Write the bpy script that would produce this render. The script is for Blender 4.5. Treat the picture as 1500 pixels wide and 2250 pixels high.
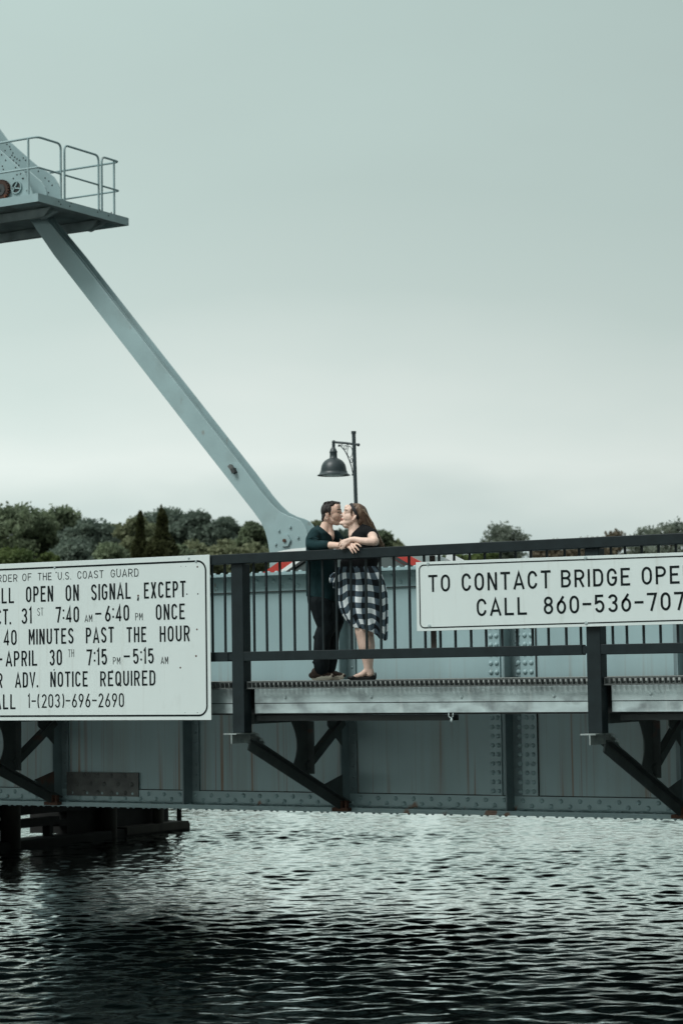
import bpy, math, random
import numpy as np
from mathutils import Vector, Matrix, noise
rnd = random.Random(7)
D2R = math.radians
for o in list(bpy.data.objects): bpy.data.objects.remove(o)
SC = bpy.context.scene
COL = SC.collection

# ------------------------------------------------------------------ camera
FPX = 5000.0
th, pit, rho = D2R(30.8), math.atan(352 / FPX), D2R(0.85)
CF = Vector((-math.sin(th) * math.cos(pit), math.cos(th) * math.cos(pit), math.sin(pit)))
R0 = Vector((math.cos(th), math.sin(th), 0)); U0 = R0.cross(CF)
CR = R0 * math.cos(rho) - U0 * math.sin(rho)
CU = U0 * math.cos(rho) + R0 * math.sin(rho)
CC = Vector((0, 0.35, 2.75)) - Vector((-math.sin(th), math.cos(th), 0)) * 22.1
cam_d = bpy.data.cameras.new('camera'); cam = bpy.data.objects.new('camera', cam_d); COL.objects.link(cam)
M = Matrix((CR, CU, -CF)).transposed().to_4x4(); M.translation = CC
cam.matrix_world = M
cam_d.sensor_fit = 'VERTICAL'; cam_d.sensor_height = 24; cam_d.lens = FPX / 2250 * 24
cam_d.clip_end = 6000
cam_d.dof.use_dof = True; cam_d.dof.focus_distance = 21.9; cam_d.dof.aperture_fstop = 2.4
SC.camera = cam

# ------------------------------------------------------------------ world, sun, exposure
SUN_EL, SUN_AZ = D2R(50), D2R(200)      # bright part of the overcast lies behind the camera, a little left
world = bpy.data.worlds.new('World'); SC.world = world; world.use_nodes = True
nt = world.node_tree; nt.nodes.clear()
def N(nt, t, **k):
    n = nt.nodes.new(t)
    for a, b in k.items():
        if a in n.inputs.keys() if hasattr(n, 'inputs') and isinstance(a, str) else False: n.inputs[a].default_value = b
        else: setattr(n, a, b)
    return n
L = nt.links.new
sky = N(nt, 'ShaderNodeTexSky', sky_type='NISHITA', sun_disc=False, sun_elevation=SUN_EL, sun_rotation=SUN_AZ, dust_density=4.0)
tc = N(nt, 'ShaderNodeTexCoord'); sep = N(nt, 'ShaderNodeSeparateXYZ'); L(tc.outputs['Generated'], sep.inputs[0])
mp = N(nt, 'ShaderNodeMapping'); mp.inputs['Scale'].default_value = (2.6, 2.6, 7); L(tc.outputs['Generated'], mp.inputs[0])
nz = N(nt, 'ShaderNodeTexNoise'); nz.inputs['Scale'].default_value = 1.6; nz.inputs['Detail'].default_value = 4; nz.inputs['Roughness'].default_value = .5
L(mp.outputs[0], nz.inputs['Vector'])
wob = N(nt, 'ShaderNodeMath', operation='MULTIPLY_ADD'); wob.inputs[1].default_value = 0.10; L(nz.outputs['Fac'], wob.inputs[0])
sub = N(nt, 'ShaderNodeMath', operation='SUBTRACT'); L(sep.outputs['Z'], sub.inputs[0]); sub.inputs[1].default_value = 0.050
L(sub.outputs[0], wob.inputs[2])
ramp = N(nt, 'ShaderNodeValToRGB'); L(wob.outputs[0], ramp.inputs[0])
cr = ramp.color_ramp
def s2l(c): return tuple((x / 255 / 12.92 if x / 255 <= .04045 else ((x / 255 + .055) / 1.055) ** 2.4) for x in c)
stops = [(0.0, (178, 198, 198)), (0.050, (186, 204, 204)), (0.068, (207, 221, 217)), (0.088, (228, 238, 233)), (0.113, (214, 227, 222)), (0.150, (198, 214, 209)), (0.205, (188, 206, 201)), (0.33, (184, 205, 200)),
         (0.55, (205, 223, 218)), (0.9, (248, 255, 252))]
for i, (p, c) in enumerate(stops):
    e = cr.elements[0] if i == 0 else (cr.elements[-1] if i == len(stops) - 1 else cr.elements.new(p))
    e.position = p; e.color = s2l(c) + (1,)
mott = N(nt, 'ShaderNodeMapRange'); mott.inputs['To Min'].default_value = 9.2; mott.inputs['To Max'].default_value = 10.8
L(nz.outputs['Fac'], mott.inputs['Value'])
# the cloud deck is brighter towards the hidden sun (to the left) than to the right
dt = N(nt, 'ShaderNodeVectorMath', operation='DOT_PRODUCT'); L(tc.outputs['Generated'], dt.inputs[0]); dt.inputs[1].default_value = (-.894, -.447, 0)
side_ = N(nt, 'ShaderNodeMapRange'); side_.inputs['From Min'].default_value = -1; side_.inputs['From Max'].default_value = 1; side_.inputs['To Min'].default_value = .40; side_.inputs['To Max'].default_value = 1.52; L(dt.outputs['Value'], side_.inputs['Value'])
mm = N(nt, 'ShaderNodeMath', operation='MULTIPLY'); L(mott.outputs[0], mm.inputs[0]); L(side_.outputs[0], mm.inputs[1])
# added: low sky dimmed behind the camera to keep the lower girder dark
lowz = N(nt, 'ShaderNodeMapRange', interpolation_type='SMOOTHSTEP'); lowz.inputs['From Min'].default_value = .05; lowz.inputs['From Max'].default_value = .5; lowz.inputs['To Min'].default_value = 1.0; lowz.inputs['To Max'].default_value = 0.0; L(sep.outputs['Z'], lowz.inputs['Value'])
backy = N(nt, 'ShaderNodeMapRange', interpolation_type='SMOOTHSTEP'); backy.inputs['From Min'].default_value = .72; backy.inputs['From Max'].default_value = .0; backy.inputs['To Min'].default_value = 0.0; backy.inputs['To Max'].default_value = .85; L(sep.outputs['Y'], backy.inputs['Value'])
lb = N(nt, 'ShaderNodeMath', operation='MULTIPLY'); L(lowz.outputs[0], lb.inputs[0]); L(backy.outputs[0], lb.inputs[1])
inv = N(nt, 'ShaderNodeMath', operation='SUBTRACT'); inv.inputs[0].default_value = 1.0; L(lb.outputs[0], inv.inputs[1])
mm2 = N(nt, 'ShaderNodeMath', operation='MULTIPLY'); L(mm.outputs[0], mm2.inputs[0]); L(inv.outputs[0], mm2.inputs[1]); mm = mm2
vs = N(nt, 'ShaderNodeVectorMath', operation='SCALE'); L(ramp.outputs[0], vs.inputs[0]); L(mm.outputs[0], vs.inputs['Scale'])
mx = N(nt, 'ShaderNodeMix', data_type='RGBA'); mx.inputs['Factor'].default_value = .96
L(sky.outputs[0], mx.inputs['A']); L(vs.outputs[0], mx.inputs['B'])
bg = N(nt, 'ShaderNodeBackground'); bg.inputs['Strength'].default_value = 0.1; L(mx.outputs['Result'], bg.inputs['Color'])
wo = N(nt, 'ShaderNodeOutputWorld'); L(bg.outputs[0], wo.inputs[0])
sd = bpy.data.lights.new('sun', 'SUN'); sd.energy = 2.3; sd.angle = D2R(22); sd.color = (.98, 1, .98)
so = bpy.data.objects.new('sun', sd); COL.objects.link(so)
# sky sun_rotation is measured from +Y clockwise
sdir = Vector((math.sin(SUN_AZ) * math.cos(SUN_EL), math.cos(SUN_AZ) * math.cos(SUN_EL), math.sin(SUN_EL)))
so.rotation_euler = sdir.to_track_quat('Z', 'Y').to_euler(); so.location = (0, -30, 40)
SC.view_settings.view_transform = 'Standard'; SC.view_settings.look = 'None'
SC.view_settings.exposure = 0.0; SC.view_settings.gamma = 1.0; SC.view_settings.use_curve_mapping = False
SC.cycles.max_bounces = 6; SC.cycles.use_denoising = True

# ------------------------------------------------------------------ measuring helpers (points on real planes)
def ray(x, y): return CF + CR * ((x - 750) / FPX) - CU * ((y - 1125) / FPX)
def onY(x, y, Y): r = ray(x, y); return CC + r * ((Y - CC.y) / r.y)
def onX(x, y, X): r = ray(x, y); return CC + r * ((X - CC.x) / r.x)
def onZ(x, y, Z): r = ray(x, y); return CC + r * ((Z - CC.z) / r.z)
def at(x, y, d): return CC + ray(x, y) * d

# ------------------------------------------------------------------ mesh builder
class MB:
    def __init__(s): s.v = []; s.f = []
    def add(s, vs, fs):
        b = len(s.v); s.v += [tuple(v) for v in vs]; s.f += [tuple(b + i for i in f) for f in fs]; return s
    def box(s, x0, x1, y0, y1, z0, z1):
        vs = [(x, y, z) for z in (z0, z1) for y in (y0, y1) for x in (x0, x1)]
        return s.add(vs, [(0, 2, 3, 1), (4, 5, 7, 6), (0, 1, 5, 4), (2, 6, 7, 3), (0, 4, 6, 2), (1, 3, 7, 5)])
    def beam(s, a, b, w, h, up=(0, 0, 1)):
        a, b = Vector(a), Vector(b); d = (b - a).normalized(); sx = d.cross(Vector(up)).normalized(); u = sx.cross(d)
        vs = []
        for p in (a, b):
            for i, j in ((-1, -1), (1, -1), (1, 1), (-1, 1)): vs.append(p + sx * (i * w / 2) + u * (j * h / 2))
        return s.add(vs, [(3, 2, 1, 0), (4, 5, 6, 7), (0, 1, 5, 4), (1, 2, 6, 5), (2, 3, 7, 6), (3, 0, 4, 7)])
    def tube(s, pts, r, n=10, cap=True):
        pts = [Vector(p) for p in pts]; rs = r if isinstance(r, (list, tuple)) else [r] * len(pts)
        d0 = (pts[1] - pts[0]).normalized(); up = Vector((0, 0, 1)) if abs(d0.z) < .9 else Vector((1, 0, 0))
        sx = d0.cross(up).normalized(); b = len(s.v)
        for k, p in enumerate(pts):
            d = (pts[min(k + 1, len(pts) - 1)] - pts[max(k - 1, 0)]).normalized()
            sx = (sx - d * sx.dot(d)).normalized(); u = sx.cross(d)
            for i in range(n):
                a = 2 * math.pi * i / n; s.v.append(tuple(p + (sx * math.cos(a) + u * math.sin(a)) * rs[k]))
        for k in range(len(pts) - 1):
            for i in range(n):
                j = (i + 1) % n; s.f.append((b + k * n + i, b + (k + 1) * n + i, b + (k + 1) * n + j, b + k * n + j))
        if cap:
            s.f.append(tuple(b + i for i in range(n))); s.f.append(tuple(b + (len(pts) - 1) * n + i for i in reversed(range(n))))
        return s
    def lathe(s, prof, c, n=32, axis=Vector((0, 0, 1))):
        q = Vector((0, 0, 1)).rotation_difference(axis); c = Vector(c); b = len(s.v)
        for r, z in prof:
            for i in range(n):
                a = 2 * math.pi * i / n; s.v.append(tuple(c + q @ Vector((r * math.cos(a), r * math.sin(a), z))))
        for k in range(len(prof) - 1):
            for i in range(n):
                j = (i + 1) % n; s.f.append((b + k * n + i, b + k * n + j, b + (k + 1) * n + j, b + (k + 1) * n + i))
        return s
    def dome(s, c, nrm, r, h=None, n=8):
        h = h or r * .7
        return s.lathe([(r, 0), (r * .87, h * .5), (r * .5, h * .87), (.0001, h)], c, n, Vector(nrm))
    def prism(s, poly, d):
        """closed polygon of points and an extrusion vector"""
        poly = [Vector(p) for p in poly]; d = Vector(d); n = len(poly)
        return s.add(poly + [p + d for p in poly], [tuple(range(n)), tuple(reversed(range(n, 2 * n)))] + [(i, n + i, n + (i + 1) % n, (i + 1) % n) for i in range(n)])
    def ell(s, c, rx, ry, rz, rot=None, n=16, m=10):
        c = Vector(c); b = len(s.v); rot = rot or Matrix.Identity(3)
        for k in range(m + 1):
            t = math.pi * k / m
            for i in range(n):
                a = 2 * math.pi * i / n
                s.v.append(tuple(c + rot @ Vector((rx * math.sin(t) * math.cos(a), ry * math.sin(t) * math.sin(a), rz * math.cos(t)))))
        for k in range(m):
            for i in range(n):
                j = (i + 1) % n; s.f.append((b + k * n + i, b + (k + 1) * n + i, b + (k + 1) * n + j, b + k * n + j))
        return s
    def loft(s, rings, cap=True):
        """rings: lists of equally many points"""
        b = len(s.v); n = len(rings[0])
        for r in rings: s.v += [tuple(p) for p in r]
        for k in range(len(rings) - 1):
            for i in range(n):
                j = (i + 1) % n; s.f.append((b + k * n + i, b + k * n + j, b + (k + 1) * n + j, b + (k + 1) * n + i))
        if cap:
            s.f.append(tuple(b + i for i in reversed(range(n)))); s.f.append(tuple(b + (len(rings) - 1) * n + i for i in range(n)))
        return s

def root_loc(p):
    while p.parent: p = p.parent
    return Vector(p.location)
def make(name, mb, mat, parent=None, smooth=None, recalc=True):
    me = bpy.data.meshes.new(name)
    off = root_loc(parent) if parent else Vector((0, 0, 0))
    me.from_pydata([(v[0] - off.x, v[1] - off.y, v[2] - off.z) for v in mb.v], [], mb.f)
    me.materials.append(mat)
    if recalc:
        import bmesh
        bm = bmesh.new(); bm.from_mesh(me); bmesh.ops.recalc_face_normals(bm, faces=bm.faces); bm.to_mesh(me); bm.free()
    o = bpy.data.objects.new(name, me); COL.objects.link(o)
    if parent: o.parent = parent
    if smooth is not None:
        me.shade_smooth() if smooth >= 180 else me.shade_smooth()
        if smooth < 180:
            me.set_sharp_from_angle(angle=D2R(smooth))
    return o
def thing(name, label, cat, loc, group=None):
    o = bpy.data.objects.new(name, None); COL.objects.link(o); o.location = loc; o.empty_display_size = .2
    o['label'] = label; o['category'] = cat
    if group: o['group'] = group
    return o
def structure(o, kind='structure'): o['kind'] = kind; return o
def bevel(o, w, seg=2):
    m = o.modifiers.new('bevel', 'BEVEL'); m.width = w; m.segments = seg; m.limit_method = 'ANGLE'; m.angle_limit = D2R(40); m.harden_normals = False
    return o
def copy_tree(o, parent=None):
    c = o.copy(); COL.objects.link(c)
    if parent: c.parent = parent
    for ch in list(o.children): copy_tree(ch, c)
    return c

# ------------------------------------------------------------------ materials
def mat(name, col, rough=.6, metal=0.0, var=.12, vscale=3.0, bump=0.0, bscale=40.0, spec=.5, stretch=(1, 1, 1), col2=None, fac=(.45, .65)):
    m = bpy.data.materials.new(name); m.use_nodes = True; nt = m.node_tree; L = nt.links.new
    b = nt.nodes['Principled BSDF']; b.inputs['Roughness'].default_value = rough; b.inputs['Metallic'].default_value = metal
    b.inputs['Specular IOR Level'].default_value = spec
    tc = nt.nodes.new('ShaderNodeTexCoord'); mp = nt.nodes.new('ShaderNodeMapping'); mp.inputs['Scale'].default_value = stretch
    L(tc.outputs['Object'], mp.inputs[0])
    n = nt.nodes.new('ShaderNodeTexNoise'); n.inputs['Scale'].default_value = vscale; n.inputs['Detail'].default_value = 6; L(mp.outputs[0], n.inputs['Vector'])
    mr = nt.nodes.new('ShaderNodeMapRange'); mr.inputs['From Min'].default_value = fac[0] - .15 if not col2 else fac[0]
    mr.inputs['From Max'].default_value = fac[1] + .1 if not col2 else fac[1]
    L(n.outputs['Fac'], mr.inputs['Value'])
    mx = nt.nodes.new('ShaderNodeMix'); mx.data_type = 'RGBA'; L(mr.outputs[0], mx.inputs['Factor'])
    c1 = tuple(c * (1 - var) for c in col); c2 = col2 or tuple(min(1, c * (1 + var)) for c in col)
    if col2: c1 = col
    mx.inputs['A'].default_value = tuple(c1) + (1,); mx.inputs['B'].default_value = tuple(c2) + (1,)
    L(mx.outputs['Result'], b.inputs['Base Color'])
    if bump:
        n2 = nt.nodes.new('ShaderNodeTexNoise'); n2.inputs['Scale'].default_value = bscale; n2.inputs['Detail'].default_value = 4; L(mp.outputs[0], n2.inputs['Vector'])
        bp = nt.nodes.new('ShaderNodeBump'); bp.inputs['Strength'].default_value = bump; bp.inputs['Distance'].default_value = .01
        L(n2.outputs['Fac'], bp.inputs['Height']); L(bp.outputs[0], b.inputs['Normal'])
    m['mix'] = mx.name
    return m
def overlay(m, col, scale, stretch, lo, hi, zr=None, detail=3, amount=1.0):
    """second layer of colour (rust, stains) where a stretched noise passes a threshold, optionally only in a z band"""
    nt = m.node_tree; L = nt.links.new; b = nt.nodes['Principled BSDF']
    src = b.inputs['Base Color'].links[0].from_socket
    tc = nt.nodes.new('ShaderNodeTexCoord'); mp = nt.nodes.new('ShaderNodeMapping'); mp.inputs['Scale'].default_value = stretch; L(tc.outputs['Object'], mp.inputs[0])
    n = nt.nodes.new('ShaderNodeTexNoise'); n.inputs['Scale'].default_value = scale; n.inputs['Detail'].default_value = detail; L(mp.outputs[0], n.inputs['Vector'])
    mr = nt.nodes.new('ShaderNodeMapRange'); mr.inputs['From Min'].default_value = lo; mr.inputs['From Max'].default_value = hi; mr.inputs['To Max'].default_value = amount
    L(n.outputs['Fac'], mr.inputs['Value']); f = mr.outputs[0]
    if zr:
        sp = nt.nodes.new('ShaderNodeSeparateXYZ'); L(tc.outputs['Object'], sp.inputs[0])
        m2 = nt.nodes.new('ShaderNodeMapRange'); m2.inputs['From Min'].default_value = zr[0]; m2.inputs['From Max'].default_value = zr[1]; L(sp.outputs['Z'], m2.inputs['Value'])
        mu = nt.nodes.new('ShaderNodeMath'); mu.operation = 'MULTIPLY'; L(f, mu.inputs[0]); L(m2.outputs[0], mu.inputs[1]); f = mu.outputs[0]
    mx = nt.nodes.new('ShaderNodeMix'); mx.data_type = 'RGBA'; L(f, mx.inputs['Factor']); L(src, mx.inputs['A']); mx.inputs['B'].default_value = tuple(col) + (1,)
    L(mx.outputs['Result'], b.inputs['Base Color'])
    return m
PAINT = (.275, .385, .40)
m_web = mat('web_paint', PAINT, .55, var=.11, vscale=2.0, bump=.15, bscale=14, stretch=(1, 1, .5))
overlay(m_web, (.20, .105, .05), 1.0, (20, 1, .28), .56, .70, zr=(3.1, 1.7), amount=.85)
overlay(m_web, (.20, .20, .17), .8, (7, 1, .3), .5, .75, zr=(3.0, 1.9), amount=.5)
m_stiff = mat('shaded_stiffener_paint', (.15, .21, .22), .6, var=.2, vscale=4, bump=.2)  # stiffeners' side shade painted in as a darker bridge paint
m_paint = mat('bridge_paint', PAINT, .5, var=.08, vscale=2.5, bump=.1, bscale=20)
overlay(m_paint, (.19, .085, .035), 3.0, (2.2, 1, 1.0), .70, .74, amount=.8)
m_flange = mat('flange_paint', PAINT, .5, var=.08, vscale=4, bump=.15, bscale=25)
overlay(m_flange, (.2, .08, .03), 1.3, (3, 1, 2), .68, .72, amount=.85)
m_strut = mat('strut_paint', (.27, .375, .385), .45, var=.10, vscale=1.6)
overlay(m_strut, (.16, .20, .19), 1.5, (1, 1, 1), .52, .75, amount=.5, detail=8)
overlay(m_strut, (.15, .09, .05), 5, (1, 1, .6), .66, .74, amount=.45, detail=6)
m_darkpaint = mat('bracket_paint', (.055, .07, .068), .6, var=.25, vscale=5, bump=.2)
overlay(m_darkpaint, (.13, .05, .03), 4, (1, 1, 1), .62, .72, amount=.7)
m_rail = mat('railing_paint', (.010, .017, .019), .5, var=.2, vscale=9, bump=.06, bscale=60, spec=.2)
m_galv = mat('galvanised_steel', (.42, .50, .50), .5, metal=.25, var=.25, vscale=3.5, bump=.08, stretch=(1, 1, 1.6))
overlay(m_galv, (.13, .15, .155), 2.0, (2.0, 1, 3.0), .50, .72, amount=.8)
overlay(m_galv, (.62, .66, .65), 1.6, (7, 1, 1), .58, .8, amount=.5)
m_grate = mat('grating', (.40, .43, .41), .7, var=.3, vscale=12)
m_seat = mat('weathered_galvanising', (.24, .28, .27), .6, metal=.2, var=.4, vscale=12)
m_gear = mat('gear_rust', (.045, .022, .015), .85, var=.5, vscale=9, col2=(.16, .05, .02), fac=(.52, .62), bump=.3)
m_mount = mat('mounting_bar', (.035, .026, .022), .8, var=.3, vscale=12)
m_sign = mat('sign_face', (.60, .665, .65), .42, var=.025, vscale=1.2, stretch=(2, 1, .8))
overlay(m_sign, (.42, .46, .43), 2.4, (3, 1, 1.2), .60, .85, amount=.45, detail=8)
overlay(m_sign, (.40, .40, .36), 1.0, (16, 1, .7), .60, .80, amount=.35, detail=4)
m_ink = mat('sign_ink', (.009, .014, .015), .7, var=.2, vscale=20, spec=.1)
m_rust = mat('rust', (.075, .034, .02), .85, var=.4, vscale=20, bump=.3)
m_oldsteel = mat('patch_steel', (.10, .105, .10), .7, var=.3, vscale=8, bump=.3)
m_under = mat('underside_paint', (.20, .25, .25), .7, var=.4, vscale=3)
m_black = mat('tarred_timber', (.012, .013, .012), .9, var=.4, vscale=5, bump=.3)
m_edge = mat('grating_edge', (.07, .08, .078), .7, var=.3, vscale=20)
m_dark = mat('dark_steel', (.035, .04, .04), .7, var=.3)
m_asphalt = mat('asphalt', (.05, .05, .05), .9, bump=.2)
m_wood = mat('old_timber', (.035, .034, .028), .9, var=.4, vscale=4, stretch=(1, 1, .2), bump=.5)
m_conc = mat('pier_concrete', (.04, .04, .037), .9, var=.3, bump=.3)
m_lamp = mat('lamp_paint', (.028, .042, .046), .42, var=.15, spec=.5)
m_lens = mat('lamp_lens', (.75, .8, .78), .3)
m_green = m_lamp

# ================================================================== DRAWBRIDGE
ZD = 2.672                      # top of the sidewalk grating
GT, GB = 3.80, 1.335            # girder web top and bottom (under its flanges)
GX0, GX1 = -13.0, 13.0
YW = 2.12                       # outer face of the near girder web
bridge = thing('drawbridge', 'pale blue riveted steel drawbridge leaf with a sidewalk bracketed outside its girder', 'bridge', (0, 7, 0))

def rivet_row(mb, x0, x1, step, z, y, r=.025, skip=()):
    x = x0
    while x < x1:
        if not any(a < x < b for a, b in skip): mb.dome((x, y, z), (0, -1, 0), r, r * .75)
        x += step
def girder(Yw, front, detail):
    """web with angles; front = -1 faces the camera side"""
    s = front
    mb = MB(); mb.box(GX0, GX1, min(Yw, Yw - s * .014), max(Yw, Yw - s * .014), GB, GT)
    g = make('girder', mb, m_web, bridge)
    fl = MB()
    y1 = Yw + s * .018
    # angle legs on the web, top and bottom
    fl.box(GX0, GX1, min(y1, Yw + s * .0005), max(y1, Yw + s * .0005), GT - .165, GT - .0005)
    if detail:
        rivet_row(fl, -8, 5.2, .21, GT - .055, Yw - .018, .023); rivet_row(fl, -7.9, 5.2, .21, GT - .115, Yw - .018, .023)
    t = make('top_angle', fl, m_paint, g, 45)
    f2 = MB(); f2.box(GX0, GX1, min(y1, Yw + s * .0005), max(y1, Yw + s * .0005), GB + .0005, GB + .14)
    if detail:
        rivet_row(f2, -8, 5.2, .21, GB + .098, Yw - .018); rivet_row(f2, -7.9, 5.2, .21, GB + .045, Yw - .018)
    b = make('bottom_angle', f2, m_flange, g, 45)
    if detail:
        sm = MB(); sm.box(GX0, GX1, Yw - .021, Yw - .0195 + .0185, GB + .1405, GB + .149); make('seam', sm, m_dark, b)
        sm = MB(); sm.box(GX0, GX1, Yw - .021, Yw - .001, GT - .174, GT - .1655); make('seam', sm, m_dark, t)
    # cover plates
    c = MB(); c.box(GX0, GX1, Yw - .17, Yw + .17, GT, GT + .016); c.box(GX0, GX1, Yw - .16, Yw + .16, GT + .0165, GT + .03)
    if detail:
        x = -8.0
        while x < 5.0:
            for yy in (Yw - .13,): c.dome((x, yy, GT + .03), (0, 0, 1), .024, .018)
            x += .10
    make('top_flange', c, m_flange, g, 35)
    c = MB(); c.box(GX0, GX1, Yw - .15, Yw + .17, GB - .014, GB); c.box(GX0, GX1, Yw - .145, Yw + .165, GB - .030, GB - .0145); c.box(GX0, GX1, Yw - .15, Yw + .17, GB - .046, GB - .0305)
    if detail:
        x = -8.0; k = 0
        while x < 5.0:
            for yy in (Yw - .115, Yw - .08):
                xx = x + (.05 if yy > Yw - .1 else 0)
                c.dome((xx, yy, GB - .046), (0, 0, -1), .019, .018)
                c.dome((xx, yy, GB), (0, 0, 1), .019, .014)
            x += .21
    make('bottom_flange', c, m_flange, g, 35)
    return g, t, b
g1, ta, ba = girder(YW, -1, True)
g2, _, _ = girder(12.0, -1, False)
XS = [2.735 + 3.80 * k for k in range(-3, 3)]              # brackets
# stiffeners
def stiffener(X, pair=False):
    mb = MB()
    mb.box(X - .014, X, YW - .185, YW - .019, GB + .001, GT - .001)          # outstanding leg
    mb.box(X, X + .095, YW - .024, YW - .0125, GB + .14, GT - .17)          # leg on the web
    if pair: mb.box(X - .11, X - .0125, YW - .024, YW - .0125, GB + .14, GT - .17)
    z = GB + .2
    while z < GT - .2:
        mb.dome((X + .055, YW - .024, z), (0, -1, 0), .016, .012)
        if pair: mb.dome((X - .065, YW - .024, z), (0, -1, 0), .016, .012)
        z += .115
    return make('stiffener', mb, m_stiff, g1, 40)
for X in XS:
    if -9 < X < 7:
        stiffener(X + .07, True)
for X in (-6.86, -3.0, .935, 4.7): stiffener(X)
# splice plates with columns of rivets, beside the stiffener right of the middle
for x0, x1, cols in ((.665, .80, (.70, .765)), (.97, 1.20, (1.01, 1.085, 1.155))):
    mb = MB(); mb.box(x0, x1, YW - .020, YW - .001, GB + .145, GT - .168)
    z = GB + .19
    while z < GT - .2:
        for cx in cols: mb.dome((cx, YW - .020, z), (0, -1, 0), .026, .020, n=10)
        z += .0925
    spl = make('splice_plate', mb, m_paint, g1, 45)
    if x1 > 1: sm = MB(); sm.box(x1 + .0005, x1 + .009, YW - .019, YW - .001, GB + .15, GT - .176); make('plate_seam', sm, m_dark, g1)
mb = MB(); mb.box(-4.72, -3.72, YW - .032, YW - .0185, 1.40, 1.665)
for r_, z in enumerate((1.63, 1.535, 1.44)):
    for k in range(6):
        x = -4.66 + k * .19 + (.09 if r_ == 1 else 0)
        if x < -3.74: mb.dome((x, YW - .032, z), (0, -1, 0), .026, .019, n=10)
pp = make('patch_plate', mb, m_oldsteel, g1, 45); pp['label'] = 'dark rusty riveted patch plate low on the girder web'

# roadway between the girders, floor beams under it, far sidewalk
mb = MB(); mb.box(GX0, GX1, YW + .18, 11.82, 2.50, 2.70); make('roadway', mb, m_asphalt, bridge)
mb = MB(); mb.box(GX0, GX1, 12.3, 14.3, 2.58, 2.67); make('far_sidewalk', mb, m_galv, bridge)
for k in range(-3, 4):
    mb = MB(); X = 2.735 + 3.8 * k
    if not GX0 < X < GX1: continue
    mb.box(X - .015, X + .015, YW + .005, 11.98, 1.7, 2.499); mb.box(X - .12, X + .12, YW + .005, 11.98, 1.68, 1.70)
    make('floor_beam', mb, m_dark, bridge)
mb = MB()
for y in (3.6, 5.2, 6.8, 8.4, 10.0): mb.box(GX0, GX1, y - .08, y + .08, 2.15, 2.499)
make('road_stringer', mb, m_dark, bridge)

# near sidewalk: grating, fascia channels, stringers
side = MB()
for x0, y0 in ((GX0, .45), (GX0, 1.15), (GX0, 1.85)): side.box(GX0, GX1, y0 - .05, y0 + .05, 2.34, 2.612)
sidewalk = make('sidewalk', side, m_dark, bridge)
posts = [2.735 + 3.8 * k for k in range(-3, 2)]
PW = .148
edges = []
for a, b in zip([GX0 + .1] + [p + PW for p in posts], posts + [GX1 - .1]): edges.append((a, b))
for a, b in edges:
    if b < -9 or a > 8.5: continue
    mb = MB(); x0, x1 = a + .0, b - .012
    n = int((x1 - x0) / .0515); y0, y1 = .045, 2.05
    mb.box(x0, x1, y0 + .10, y1, 2.636, 2.662); mb.box(x0, x1, y0 + .13, y1, 2.596, 2.6355)
    k = 1
    while y0 + k * .10 < y1:
        mb.box(x0, x1, y0 + k * .10, y0 + k * .10 + .008, 2.6625, ZD + .0005); k += 1
    gr = make('grating', mb, m_grate, sidewalk)
    mb = MB()
    for k in range(n + 1):
        x = x0 + (x1 - x0) * k / n
        mb.box(x - .0045, x + .0045, y0, y0 + .055, 2.606, ZD)
        mb.box(x - .004, x + .004, y0 + .10, y1, 2.6625, ZD)
    for (z0, z1) in ((ZD - .011, ZD + .001), (2.600, 2.613)):
        mb.box(x0 - .005, x1 + .005, y0 - .002, y0 + .012, z0, z1)
    make('grating_edge', mb, m_edge, gr)
    fx0, fx1 = a + .03 if a > -12 else a, b - .01
    mb = MB(); mb.box(fx0, fx1, .128, .138, 2.462, 2.600); mb.box(fx0, fx1, .1315, .138, 2.362, 2.454)
    mb.box(fx0, fx1, .138, .21, 2.362, 2.372)
    f = make('fascia_channel', mb, m_galv, sidewalk)
for p in posts:
    mb = MB(); mb.box(p - .012, p + PW + .004, .14, 2.05, 2.598, ZD - .004); make('post_infill', mb, m_grate, sidewalk)
for px, py in ((627, 1532), (815, 1531), (1013, 1531), (1216, 1529), (1428, 1524)):
    p = onY(px, py, .128); mb = MB(); mb.lathe([(.017, 0), (.017, .006), (.010, .0065), (.010, .014), (.0001, .015)], p, 8, Vector((0, -1, 0)))
    make('bolt', mb, m_galv, sidewalk, 30)
# longitudinal dark angle under the fascia, in two lengths
for a, b in ((-.93, 1.25), (2.95, 6.4)):
    mb = MB(); mb.box(a, b, .22, .34, 2.285, 2.338); make('ledger_angle', mb, m_dark, sidewalk)

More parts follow.
